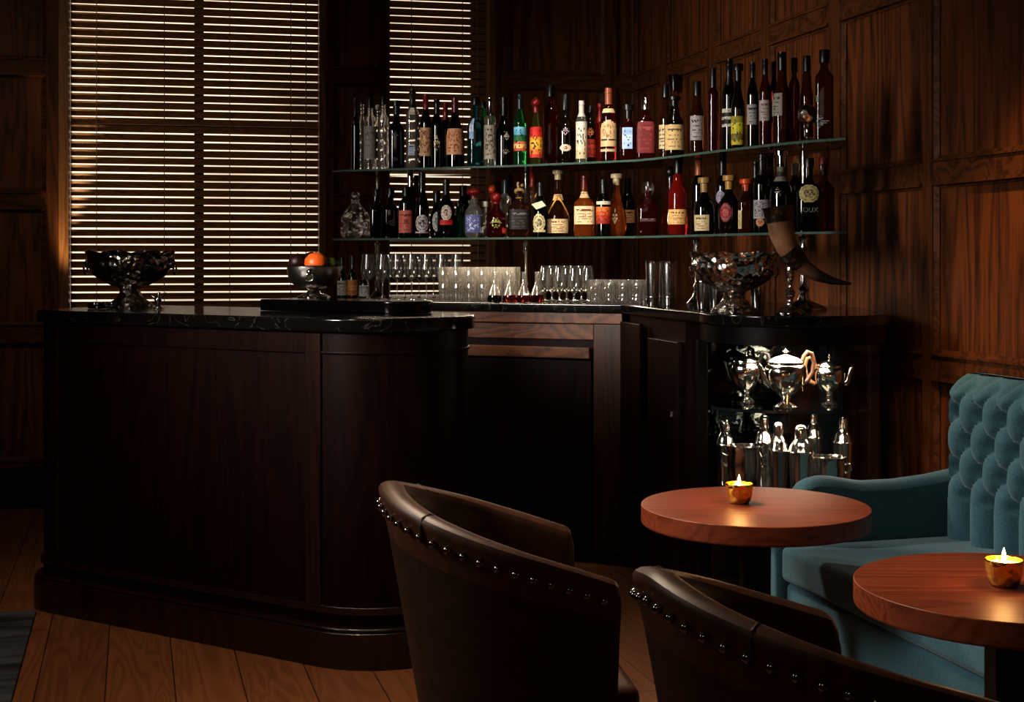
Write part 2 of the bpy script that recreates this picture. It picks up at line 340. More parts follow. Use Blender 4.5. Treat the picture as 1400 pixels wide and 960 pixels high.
def window(idx,sa,sb,mull,cords,pull,label):
    mb=MB(); D=-.145; zt=TOP-.02
    slab(mb,CORN,WBD,WBN,sa-.038 if idx==1 else sa,sa+.012,-.15,.022,ZS,zt); slab(mb,CORN,WBD,WBN,sb-.004,sb+.03,-.15,.026,ZS,zt)
    slab(mb,CORN,WBD,WBN,sa,sb,-.15,.012,ZS-.03,ZS); slab(mb,CORN,WBD,WBN,sa,sb,-.15,.01,zt-.06,zt)
    for s0,s1,z0,z1 in mull: slab(mb,CORN,WBD,WBN,s0,s1,-.135,-.10,z0,z1,1)
    wf=struct('window_%d'%idx,mb,[M_frame,M_black]); 
    g=MB(); slab(g,CORN,WBD,WBN,sa,sb,-.15,-.142,ZS,zt); g.build('pane',M_pane,wf)
    r=thing('venetian_blind',label,'blind')
    mb=MB(); z=ZS+.03; w=.0358; ct,st_=math.cos(rad(68)),math.sin(rad(68)); i=0; rng=random.Random(idx)
    while z<zt-.08:
        dz=w*st_/2; dt=w*ct/2; th=.0022; tt=-.055; j=rng.uniform(-.0012,.0012)
        q=[]
        # inner edge high, outer edge low; slightly crowned
        prof=[(tt-dt,-dz),(tt-.0035,-.002),(tt+dt,dz)]
        vs=[]
        for s_ in (sa+.014,sb-.005):
            for t,zz in prof:
                p=CORN+WBD*s_+WBN*t; vs.append((p.x,p.y,z+zz+j*(1 if s_<sa+.1 else .2)))
        for s_ in (sa+.014,sb-.005):
            for t,zz in prof:
                p=CORN+WBD*s_+WBN*(t-th); vs.append((p.x,p.y,z+zz+j*(1 if s_<sa+.1 else .2)-.0008))
        mb.add(vs,[(0,3,4,1),(1,4,5,2),(6,7,10,9),(7,8,11,10),(0,6,9,3),(2,5,11,8),(0,1,7,6),(1,2,8,7),(3,9,10,4),(4,10,11,5)],0,False)
        z+=PITCH; i+=1
    mb.build('slats',M_slat,r)
    for c_ in cords:
        q=MB(); a=CORN+WBD*c_+WBN*-.04; q.tube([(a.x,a.y,ZS+.02),(a.x,a.y,zt-.06)],.0022,5); q.build('ladder_cord',M_cord,r)
    if pull is not None:
        q=MB(); a=CORN+WBD*pull+WBN*-.03
        q.tube([(a.x+.004*math.sin(3.1*t),a.y,ZS+.25+t*(zt-ZS-.3)/8) for t in range(9)],.0028,6)
        q.ball((a.x,a.y,ZS+.24),.008,8,6); q.build('pull_cord',M_cord,r)
    q=MB(); slab(q,CORN,WBD,WBN,sa+.026,sb-.03,-.075,-.035,ZS+.002,ZS+.018); q.build('bottom_rail',M_slat,r)
    q=MB(); slab(q,CORN,WBD,WBN,sa+.024,sb-.028,-.085,-.03,zt-.07,zt-.06); q.build('head_rail',M_slat,r)
M_cord=col((150,120,85),.8,name='blind_cord')
zt=TOP
window(1,w1[0],w1[1],[(wb(265),wb(278),ZS,zt),(w1[0],w1[1],Z(172,7.2),Z(166,7.2))],[wb(131),wb(224),wb(314),wb(398)],wb(419),'wide wooden venetian blind closed over the left window')
window(2,w2[0],w2[1],[(w2[1]-.085,w2[1],ZS,zt)],[wb(564),wb(634)],wb(655),'narrow wooden venetian blind behind the bottle shelves')
# ================================================================= front bar
U=Vector((.853,-.521)).normalized(); V=Vector((-U.y,U.x)); BO=Vector((-.604,4.30))   # BO: where the front face starts to round off at the right
SL=-1.39; R_=.30
BZ=1.10
def barpt(s,t): p=BO+U*s+V*t; return (p.x,p.y)
def barplan(off,rl=.12):
    pts=[]
    for k in range(25):   # right round end
        a=-PI/2+PI*k/24; pts.append(barpt((R_+off)*math.cos(a),R_+(R_+off)*math.sin(a)))
    r=rl+off; cx=SL+rl
    for k in range(11):
        a=PI/2+PI/2*k/10; pts.append(barpt(cx+r*math.cos(a),2*R_-rl+r*math.sin(a)))
    for k in range(11):
        a=PI+PI/2*k/10; pts.append(barpt(cx+r*math.cos(a),rl+r*math.sin(a)))
    return pts
M_barg=wood('polished_mahogany_edge',(20,8,4),(40,17,9),'z',1.4,.25,1,.7)
bar=thing('bar_counter','dark mahogany bar counter with rounded ends and panelled front','bar counter',(0,0,0))
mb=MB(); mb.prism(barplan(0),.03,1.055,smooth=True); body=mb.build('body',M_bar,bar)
def bartrim(name,s0,s1,z0,z1,t,mat=M_bar,par=bar):
    mb=MB(); q=[barpt(s0,-t),barpt(s1,-t),barpt(s1,.005),barpt(s0,.005)]
    mb.hexa([(*p,z0) for p in q],[(*p,z1) for p in q]); return mb.build(name,mat,par,bevel=.003)
bartrim('stile',-.06,.0,.19,1.05,.010,M_barg); bartrim('stile',SL+.12,SL+.165,.19,1.05,.010,M_barg)
bartrim('top_rail',SL+.165,-.06,.985,1.05,.008); bartrim('bottom_rail',SL+.165,-.06,.19,.225,.008)
mb=MB(); mb.prism(barplan(.012),.165,.19); mb.build('moulding',M_barg,bar,bevel=.004)
mb=MB(); mb.prism(barplan(.006),.985,.995); mb.build('moulding',M_bar,bar,bevel=.003)
mb=MB(); mb.prism(barplan(.035),0,.115); mb.prism(barplan(.028),.115,.128); mb.build('plinth',M_barg,bar,bevel=.008)
mb=MB(); mb.prism(barplan(.024),1.055,BZ); tag(mb.build('bar_worktop',M_marble,None,bevel=.008),'polished black veined marble top of the front bar','bar top')
# raised ledge along the far edge of the bar top
mb=MB(); pts=[]
l0=-.585; l1=.075; t0,t1=.36,.585
for k in range(13):
    a=-PI/2+PI*k/12; pts.append(barpt(l1-(.1125)+.1125*math.cos(a),(t0+t1)/2+.1125*math.sin(a)))
pts+= [barpt(l0,t1),barpt(l0,t0)]
mb.prism(pts,BZ+.001,BZ+.042); 
tag(mb.build('serving_ledge',col((6,5,5),.1,name='polished_black'),None,bevel=.005),'low polished black ledge with rounded end on the far side of the bar','serving ledge')
LEDGE=BZ+.043
# ================================================================= back bar
cabtop=[(-1.05,6.13),(-.32,5.95),(.457,5.64),(.519,5.33),(.66,4.80)]
dc=Vector((.985,4.74)); dr=.325
arc=[(dc.x+dr*math.cos(a),dc.y+dr*math.sin(a)) for a in [PI+.02+ (PI-.04)*k/20 for k in range(21)]]
cabtop+=arc+[(1.31,4.85),(1.36,5.25),(.69,7.55),(-1.05,7.19)]
mb=MB(); mb.prism(cabtop,1.062,BZ); tag(mb.build('curved_worktop',M_marble,None,bevel=.006),'black marble worktop of the curved back bar in the corner','worktop')
A=Vector((-.32,5.95)); B=Vector((.457,5.64)); AD=(B-A).normalized(); AN=Vector((AD.y,-AD.x))
if AN.y>0: AN=-AN
M_barm=wood('shaded_mahogany',(34,18,10),(62,35,20),'z',1.2,.4)  # darker copy of the counter front; light falloff put into the colour
cab=thing('back_bar_cabinet','long low dark wood cabinet of the back bar with slatted drawer, behind the front bar','cabinet')
L=(B-A).length
mb=MB(); inset=[(-1.04,6.17),(-.31,5.99),(.44,5.70),(.47,5.72),(.47,6.3),(-.9,6.7)]
mb.prism(inset,.05,1.06); mb.build('carcass',M_bar,cab)
def abox(name,s0,s1,t0,t1,z0,z1,mat,par,bev=.003):
    mb=MB(); slab(mb,A,AD,AN,s0,s1,t0,t1,z0,z1); return mb.build(name,mat,par,bevel=bev)
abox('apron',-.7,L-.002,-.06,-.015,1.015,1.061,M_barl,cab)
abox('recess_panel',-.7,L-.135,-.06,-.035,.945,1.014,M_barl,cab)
abox('pilaster',L-.13,L-.004,-.06,-.018,.06,1.014,M_barm,cab)
dw=abox('drawer',-.7,L-.14,-.06,-.02,.06,.858,M_bar,cab); abox('handle',-.7,L-.142,-.03,.002,.868,.915,M_barl,dw)  # drawer colour darkened as shade low down, handle in the lit tone
pl=[(-1.0,6.2),(-.3,6.05),(.44,5.76),(.47,6.2),(-.9,6.6)]
mb=MB(); mb.prism(pl,0,.05); mb.build('plinth',M_black,cab)
# wing cabinet along the right wall
W0=Vector((.457,5.64)); W1=Vector((.519,5.33)); W2=Vector((.66,4.80))
wing=thing('wing_cabinet','black cupboard with hinged door at the bend of the back bar','cabinet')
mb=MB(); mb.prism([(.49,5.60),(.545,5.34),(.64,4.985),(1.27,4.985),(1.32,5.26),(1.05,6.2),(.49,6.3)],.05,1.06); mb.build('carcass',M_bar,wing)
WD=(W2-W1).normalized(); WN=Vector((WD.y,-WD.x))
if WN.x>0: WN=-WN
mb=MB(); slab(mb,W1,WD,WN,.03,.345,-.03,-.004,.1,.98); dr_=mb.build('door',M_bar,wing,bevel=.004)
mb=MB(); slab(mb,W1,WD,WN,.30,.315,-.004,.012,.70,.72); mb.build('knob',M_steel,dr_)
mb=MB(); slab(mb,W0,(W1-W0).normalized(),Vector(((W1-W0).normalized().y,-(W1-W0).normalized().x)),.02,.29,-.005,.012,.06,1.03); mb.build('side_panel',M_bar,wing,bevel=.004)
mb=MB(); mb.prism([(.5,5.66),(.57,5.36),(.70,5.02),(1.1,5.05),(1.2,5.3),(.6,6)],0,.05); mb.build('plinth',M_black,wing)
# glazed half round display case at the end of the wing
case=thing('display_case','half-round glazed display case with round glass shelf, under the end of the back bar','display case')
def darc(r,z0,z1,a0=PI,a1=2*PI,n=28,th=None):
    return [(dc.x+r*math.cos(a0+(a1-a0)*k/n),dc.y+r*math.sin(a0+(a1-a0)*k/n)) for k in range(n+1)]
mb=MB(); mb.prism(darc(dr-.012,0,0)+[(1.285,4.9),(.68,4.9)],1.0,1.06,smooth=True); mb.build('top_frame',M_black,case)
mb=MB(); mb.prism(darc(dr-.02,0,0)+[(1.28,4.9),(.69,4.9)],.10,.135); mb.build('base',M_black,case)
mb=MB(); mb.prism(darc(dr-.05,0,0)+[(1.25,4.88),(.7,4.88)],0,.10); mb.build('plinth',M_black,case)
for x,y,w in ((.672,4.79,.018),(1.285,4.80,.022),(1.19,4.955,.02)):
    mb=MB(); mb.box(x-w,x+w,y-w,y+w,.135,1.0); mb.build('post',M_black,case,bevel=.003)
mb=MB(); mb.box(.69,1.02,4.955,4.965,.135,1.0); mb.build('mirror_back',silver('smoked_mirror',(.05,.06,.06),.05),case)
mb=MB(); mb.grid(lambda u,v:(dc.x+(dr-.03)*math.cos(PI+.12+(PI-.24)*u),dc.y+(dr-.03)*math.sin(PI+.12+(PI-.24)*u),.14+.86*v),28,1); mb.build('curved_glass',thinglass('case_glass',(.97,.98,.98),.8),case)
SHZ=.772; SH2=.487
for z,nm in ((SHZ,'glass_shelf'),(SH2,'lower_shelf')):
    mb=MB(); q=[(.985+.285*math.cos(2*PI*k/40),4.76+.285*.62*math.sin(2*PI*k/40)) for k in range(40)]
    mb.prism(q,z-.01,z,0,1); mb.build(nm,[M_dark_shelf,col((34,38,38),.15,name='dark_glass_edge')],case)
# ================================================================= glass bottle shelving
UZ=1.699; LZ=1.384
FE=[(455,6.25),(475,6.2),(690,5.917),(780,5.75),(870,5.577),(920,5.38),(985,5.09),(1050,4.845),(1100,4.70),(1156,4.585)]
FEL=[(455,6.25),(475,6.2),(690,5.93),(780,5.79),(870,5.62),(920,5.43),(985,5.15),(1050,4.93),(1100,4.80),(1158,4.70)]
def edge_d(px,T=FE):
    for (a,da),(b,db) in zip(T[:-1],T[1:]):
        if px<=b: return da+(db-da)*(px-a)/(b-a)
    return T[-1][1]
shv=thing('bottle_shelving','two curved glass bottle shelves on slim metal posts above the back bar','shelving')
for nm,T,z in (('glass_shelf',FE,UZ),('glass_shelf',FEL,LZ)):
    fr=[Vector((X(p,d),d)) for p,d in T]; bk=[]
    for i,p in enumerate(fr):
        t=(fr[min(i+1,len(fr)-1)]-fr[max(i-1,0)]).normalized(); n=Vector((-t.y,t.x)); n=n if n.y>0 else -n
        w=.40 if i<6 else .40-.03*(i-5); q=p+n*w
        if i==len(fr)-1: q=p*1.075
        lim=CORN.x+.28*(CORN.y-q.y)-.035; q.x=min(q.x,lim,X(1156,q.y)); bk.append(q)
    mb=MB(); poly=[(p.x,p.y) for p in fr]+[(p.x,p.y) for p in reversed(bk)]
    mb.prism(poly,z-.009,z,0,1); mb.build(nm,[M_shelf,M_sedge],shv)
def post(px,d,z1,foot,r=.009,mat=None):
    mat=mat or M_steel; x=X(px,d); mb=MB()
    pr=[(.0,0),(foot,0),(foot,.008),(foot*.75,.018),(r*2.2,.035),(r*1.4,.06),(r*1.9,.075),(r,.09),(r,LZ-BZ-.075),(r*1.8,LZ-BZ-.06),(r*1.3,LZ-BZ-.045),(r*2.2,LZ-BZ-.018),(r,LZ-BZ-.014),(r,z1-BZ-.014),(.0,z1-BZ-.013)]
    mb.lathe(pr,16,c=(0,0)); o=mb.build('post',mat,shv); o.location=(x,d,BZ+.001)
post(516,6.54,UZ,.04,.007); post(719,6.25,UZ,.04,.007); post(953,5.56,UZ,.045,.009); post(1099,4.97,UZ,.085,.011)
# ================================================================= round tables
def table(label,x,y,tops):
    t=thing('cocktail_table',label,'table',(x,y,0))
    mb=MB(); mb.lathe([(.0001,.634),(.300,.634),(.300,.588),(.296,.584),(.0001,.584)],72,smooth=False); mb.build('table_top',M_tab,t,bevel=.0025)
    mb=MB(); mb.box(-.036,.036,-.036,.036,.02,.584); mb.build('column',M_black,t,bevel=.003)
    mb=MB(); mb.box(-.2,.2,-.2,.2,0,.02); mb.build('base_plate',M_black,t,bevel=.004)
    return t
TZ=.634
table('round cherry wood cocktail table beside the left end of the sofa',.6425,3.58,0)
table('round cherry wood cocktail table at the right edge, in front of the sofa',.99,2.70,0)
def candle(label,x,y):
    t=thing('candle_holder',label,'candle',(x,y,TZ+.001))
    mb=MB(); mb.lathe([(.0001,.0),(.024,.0),(.030,.006),(.0345,.022),(.037,.052),(.0355,.052),(.033,.024),(.028,.012),(.0001,.010)],28); mb.build('brass_cup',M_brass,t)
    mb=MB(); mb.lathe([(.0001,.012),(.0318,.020),(.0345,.043),(.0001,.043)],24,smooth=False); mb.build('wax',emis('glowing_wax',(1,.62,.16),5),t)
    mb=MB(); mb.lathe([(.0002,.044),(.004,.049),(.0048,.055),(.003,.066),(.0002,.075)],12); mb.build('flame',emis('candle_flame',(1,.72,.3),40),t)
    l=bpy.data.lights.new('candle_glow','POINT'); l.energy=CANDLE; l.color=(1,.55,.2); l.shadow_soft_size=.02
    o=bpy.data.objects.new('candle_glow',l); C.objects.link(o); o.parent=t; o.location=(0,0,.10)
d=EYE-TZ
def on(px,py,z): dd=F*(EYE-z)/(py-HY); return X(px,dd),dd
cx,cy=on(1010.5,688,TZ); candle('lit tealight in a gold cup on the table by the display case',cx,cy)
cx,cy=on(1372.5,801,TZ); candle('lit tealight in a gold cup on the right-hand table',cx,cy)
# ================================================================= sofa
SO=Vector((.79,4.005)); SU=WRD.copy(); SV=-WRN      # along the front towards the camera, and back to the wall
sofa=thing('sofa','teal velvet sofa with deep-buttoned back and low sloping arms against the panelling','sofa')
SLEN=1.62
def sp(u,v,z): p=SO+SU*u+SV*v; return (p.x,p.y,z)
def rbox(name,u0,u1,v0,v1,z0,z1,par,mat,r=.03,crown=0):
    mb=MB(); n=12
    q=[(u0,v0),(u1,v0),(u1,v1),(u0,v1)]
    mb.hexa([sp(*p,z0) for p in q],[sp(*p,z1) for p in q]); o=mb.build(name,mat,par,bevel=r); o.modifiers['bevel'].segments=5
    return o
rbox('seat_cushion',.005,SLEN,.0,.62,.335,.44,sofa,M_teal,.022)
rbox('base',.0,SLEN,.02,.66,.07,.33,sofa,M_teal,.02)
# tufted back
BV=.54; p_=.115; rows=.083; zl=.44; zb=.425; zt_=.935; zlow=.575
def tuft(u,v):
    uu=-.01+u*(SLEN+.02); z=zb+v*(zt_-zb); a=uu/(p_)+(z-zlow)/(2*rows); b=uu/(p_)-(z-zlow)/(2*rows)
    if z>=zlow-.02:
        da=a-round(a); db=b-round(b); r=math.hypot(p_*(da+db)/2,rows*(da-db)); pit=1-math.exp(-(r/.021)**2)
        k0=min(1,max(0,(zlow-z)/.02))
        h=pit*(.42+.58*(abs(math.sin(PI*a))*abs(math.sin(PI*b)))**.42)*(1-k0)+k0*abs(math.sin(PI*uu/p_))**.55
    else: h=abs(math.sin(PI*uu/p_))**.55
    if z>zlow+rows*3.6:
        k=min(1,(z-zlow-rows*3.6)/(rows*.9)); h=h*(1-k)+abs(math.sin(PI*(uu/p_+.5*((round(3.6)%2)==0))))**.5*k
    edge=min(1,uu/.05 if uu>0 else 0)
    h*= min(1,max(0,uu+.01)/.04)**.5
    top=max(0,(z-(zt_-.07))/.07); vv=BV-.060*h+.07*top**2.2 + max(0,.035-(uu+.01))*1.6*.9
    return sp(uu+.0,vv+.06-(z-zb)*.0,z)
mb=MB(); mb.grid(tuft,220,90)
# top roll and back
mb.grid(lambda u,v:(lambda a:sp(-.01+u*(SLEN+.02),BV+.13+.05*math.sin(a),zt_-.0+.02*math.cos(a)-.02*1))(v*PI/2),220,6)
mb.build('tufted_back',M_teal,sofa)
mb=MB(); q=[(-.012,BV+.075),(SLEN+.01,BV+.075),(SLEN+.01,BV+.19),(-.012,BV+.19)]
mb.hexa([sp(*p,.10) for p in q],[sp(*p,zt_-.01) for p in q]); mb.build('back_frame',M_teal,sofa,bevel=.02)
for i in range(14):
    for j in range(5):
        z=zlow+rows*j; uu=(i+.5*(j%2))*p_
        if j==4 or uu<.03 or uu>SLEN: continue
        if (i*5+j)>66: continue
        mb=MB(); c_=sp(uu,BV+.058,z); mb.ball(c_,.008,8,6); mb.build('button',M_teal,sofa)
# arms: low, swept down to the front
def arm(u0,u1):
    mb=MB(); n=16; prof=[(.0,.618),(.05,.634),(.12,.630),(.25,.612),(.40,.612),(.52,.622),(.64,.640)]
    def top(v):
        for (a,za),(b,zb2) in zip(prof[:-1],prof[1:]):
            if v<=b: return za+(zb2-za)*(v-a)/(b-a)
        return prof[-1][1]
    ring=[]; N=20
    for k in range(N+1):
        v=.0+.66*k/N; zt2=top(v); r=.028
        front=.035*(1) if k==0 else 0
        ring.append([sp(u0,v,.07),sp(u0,v,.43),sp(u0,v,zt2-r),sp(u0+.008,v,zt2-r*.3),sp((u0+u1)/2,v,zt2),sp(u1-.008,v,zt2-r*.3),sp(u1,v,zt2-r),sp(u1,v,.43),sp(u1,v,.07)])
    # front scroll leans back with height
    vs=[p for r in ring for p in r]; m=9
    vs2=[]
    for idx,p in enumerate(vs):
        k=idx//m; v=.66*k/N; z=p[2]
        lean=max(0,(z-.43))/.2*.10*max(0,1-v/.4)
        q=SV*lean; vs2.append((p[0]+q.x,p[1]+q.y,z))
    fs=[(i*m+j,i*m+j+1,(i+1)*m+j+1,(i+1)*m+j) for i in range(N) for j in range(m-1)]
    fs+= [tuple(range(m)),tuple(N*m+k for k in range(m-1,-1,-1))]
    fs+= [(i*m+8,i*m,(i+1)*m,(i+1)*m+8) for i in range(N)]
    mb.add(vs2,fs,0,True); return mb
for u0,u1 in ((-.085,.0),(SLEN+.005,SLEN+.09)):
    o=arm(u0,u1).build('arm',M_teal,sofa,bevel=.018); o.modifiers['bevel'].angle_limit=rad(50)
for u in (.03,SLEN-.06):
    for v in (.05,.58):
        mb=MB(); c_=sp(u,v,0); mb.lathe([(.0001,0),(.016,0),(.024,.075),(.0001,.075)],12,c=(c_[0],c_[1])); mb.build('foot',M_black,sofa)
# ================================================================= tub chairs
def ss(t): t=max(0,min(1,t)); return t*t*(3-2*t)
def chair(label,x,y,rz):
    t=thing('tub_chair',label,'armchair',(x,y,0),rz)
    HW=.29; ST=.17; th=.055; ZB,ZA=.815,.652; LEN=ST*2+PI*HW
    def plan(s):      # s 0..1 from +y arm tip round the back to the -y arm tip; chair faces +x, origin at centre of the half circle
        l=s*LEN
        if l<ST: return Vector((ST-l,HW)),Vector((0,1))
        if l>LEN-ST: return Vector((l-(LEN-ST),-HW)),Vector((0,-1))
        a=PI/2+(l-ST)/HW; n=Vector((math.cos(a),math.sin(a))); return n*HW,n
    def rimz(s):
        k=abs(s-.5)*2; return ZA+(ZB-ZA)*(1-k**1.35)
    NS=64; mb=MB(); ring=[]
    for i in range(NS+1):
        s=i/NS; p,n=plan(s); zr=rimz(s); tk=th
        def q(off,z,inn=0): 
            tp=(zr-z)*.17; r=p+n*(off-tp*(1 if off>-th*.5 else .55)); return (r.x,r.y,z)
        ring.append([q(0,.16),q(0,.40),q(0,zr-.045),q(.010,zr-.018),q(.004,zr-.004),q(-.02,zr+.004),q(-tk+.004,zr-.006),q(-tk-.006,zr-.03),q(-tk,zr-.09),q(-tk,.30)])
    m=len(ring[0]); vs=[v for r in ring for v in r]
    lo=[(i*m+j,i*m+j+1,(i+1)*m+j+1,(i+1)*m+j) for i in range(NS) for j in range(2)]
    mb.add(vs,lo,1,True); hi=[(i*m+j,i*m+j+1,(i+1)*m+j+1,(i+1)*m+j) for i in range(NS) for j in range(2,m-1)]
    mb.add(vs,hi,0,True)
    mb.add(vs,[tuple(range(m)),tuple(NS*m+k for k in range(m-1,-1,-1))],0,False)
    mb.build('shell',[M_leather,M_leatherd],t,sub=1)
    # seams: folded leather joints where back meets arms
    for s in (.33,.67):
        p,n=plan(s); zr=rimz(s); q=MB(); pts=[]
        for off,z in ((.0,-.05),(.005,-.020),(-.002,-.005),(-.02,.000),(-th+.008,-.010),(-th-.002,-.035),(-th-.002,-.12),(-th+.002,-.25)):
            r=p+n*(off-(-z*.10 if z<-.06 else 0)); pts.append((r.x,r.y,zr+z))
        q.tube(pts,.0038,8); q.build('seam',M_leatherd,t)
    # nail heads along the outside of the rim
    for i in range(-17,18):
        if abs(i)>17: continue
        s=.5+i*.0275; p,n=plan(s); zr=rimz(s); r=p+n*.002; q=MB()
        q.ball((0,0,0),.0082,12,8,sc=(1,1,1)); o=q.build('nail_head',M_nail,t); o.location=(r.x,r.y,zr-.043)
    # seat cushion
    q=MB(); pl=[]
    for i in range(33):
        s=i/32; p,n=plan(s); r=p-n*(th+.03); 
        pl.append((r.x+(.055 if i in(0,32) else .0),r.y))
    q.prism(pl,.30,.425); q.build('seat_cushion',M_leather,t,bevel=.025)
    q=MB(); pl2=[]
    for i in range(33):
        s=i/32; p,n=plan(s); r=p-n*.09; pl2.append((r.x,r.y))
    q.prism(pl2,.15,.30); q.build('seat_frame',M_leatherd,t)
    for lx in (-.13,.16):
        for ly in (-.15,.15):
            q=MB(); q.lathe([(.0001,0),(.013,0),(.022,.16),(.0001,.16)],12,c=(lx,ly)); q.build('leg',M_black,t)
    return t
M_nail=silver('antique_nail',(.34,.30,.27),.16)
chair('brown leather tub chair with nail-head trim, nearer the bar',*CH1)
chair('brown leather tub chair with nail-head trim, cut off at the bottom edge',*CH2)
# ================================================================= rug
RD=Vector((.278,-1.04)).normalized(); RP=Vector((-RD.y,RD.x)); RP=-RP if RP.x>0 else RP
ro=Vector((-1.73,4.92))
def rugmat():
    m,nt,b=newmat('striped_rug'); N=nt.nodes; L=nt.links; tc=N.new('ShaderNodeTexCoord'); mp=N.new('ShaderNodeMapping'); mp.inputs['Scale'].default_value=(1,6.5,1); L.new(tc.outputs['Object'],mp.inputs['Vector'])
    n=N.new('ShaderNodeTexNoise'); n.inputs['Scale'].default_value=1.6; n.inputs['Detail'].default_value=3; L.new(mp.outputs['Vector'],n.inputs['Vector'])
    r=N.new('ShaderNodeValToRGB'); e=r.color_ramp.elements; e[0].position=.42; e[0].color=(*lin((22,20,26)),1); e[1].position=.56; e[1].color=(*lin((74,74,84)),1); L.new(n.outputs['Fac'],r.inputs['Fac'])
    L.new(r.outputs['Color'],b.inputs['Base Color']); b.inputs['Roughness'].default_value=.95; return m
mb=MB(); mb.box(-1.5,0,-3.2,0,.0005,.012)
rg=tag(mb.build('rug',rugmat(),None,bevel=.004),'dark blue-grey striped rug in front of the bar at lower left','rug'); rg.location=(ro.x,ro.y,.001); rg.rotation_euler=(0,0,ang)
# wall spotlight on the right-hand panelling
s_=wr(934); p=CORN+WRD*s_+WRN*.05; dd=p.y
wl=thing('wall_spotlight','small black spotlight fixed under the panel rail above the bottles','light',(p.x,p.y,Z(113,dd)))
mb=MB(); mb.lathe([(.0001,-.045),(.02,-.045),(.03,.035),(.028,.04),(.0001,.04)],18); mb.build('shade',col((10,10,10),.25,name='gloss_black'),wl)
mb=MB(); mb.tube([(0,0,.02),(-WRN.x*.048,-WRN.y*.048,.03)],.008,8); mb.build('bracket',M_black,wl)
# ================================================================= bottles
G={}
def gl(name):
    if name in G: return G[name]
    if name=='black': m=col((6,7,6),.06,name='black_bottle_glass',spec=.6)
    elif name=='navy': m=col((8,12,24),.08,name='navy_bottle_glass',spec=.6)
    elif name=='brownblack': m=col((16,8,5),.06,name='dark_brown_bottle_glass',spec=.6)
    else:
        c={'clear':(.93,.93,.9),'pale':(.8,.8,.7),'amber':(.50,.12,.02),'orange':(.75,.16,.02),'red':(.62,.03,.015),'darkred':(.22,.018,.012),'brown':(.20,.06,.02),
           'green':(.03,.30,.07),'olive':(.25,.28,.06),'teal':(.03,.16,.17),'gold':(.65,.42,.12)}[name]
        m=glassmat(name+'_bottle_glass',c,.93 if name not in('red','orange') else .84)
    G[name]=m; return m
def prof(kind,H,R):
    n=min(.0142,R*.45)
    T={'bordeaux':[(1,.008),(1,.60),(.96,.64),(.80,.69),(0,.755,1.25),(0,.80),(0,1)],
     'burgundy':[(1,.008),(1,.42),(.93,.50),(.72,.60),(.5,.68),(0,.78,1.12),(0,.82),(0,1)],
     'tall':[(1,.006),(1,.68),(.95,.715),(.7,.745),(0,.775,1.2),(0,.80),(0,1)],
     'whisky':[(.97,.008),(1,.05),(1,.52),(.95,.58),(.75,.645),(0,.69,1.7),(0,.74,1.45),(0,.79,1.5),(0,.83),(0,1)],
     'round':[(.85,.006),(.97,.06),(1,.16),(1,.44),(.92,.54),(.65,.62),(0,.68,1.25),(0,.72),(0,1)],
     'square':[(.98,.006),(1,.03),(1,.56),(.96,.60),(.75,.64),(0,.68,1.3),(0,.72),(0,1)],
     'decant':[(.96,.006),(1,.04),(1,.50),(.95,.56),(.7,.61),(0,.65,1.4),(0,.70),(0,.82),(0,.84)],
     'tear':[(.82,.006),(.95,.06),(1,.15),(.97,.30),(.8,.44),(.5,.58),(0,.68,1.2),(0,.74),(0,1)]}[kind]
    pts=[(.0001,.003),(R*.85,.0)]
    for t in T: pts.append(((n*(t[2] if len(t)>2 else 1)) if t[0]==0 else max(n,R*t[0]),t[1]*H))
    pts.append((.0001,pts[-1][1])); return pts,n
def r_at(pts,z):
    for (a,za),(b,zb) in zip(pts[1:-2],pts[2:-1]):
        if z<=zb: return a+(b-a)*(z-za)/max(1e-9,zb-za)
    return pts[-2][0]
INK=(20,16,14)
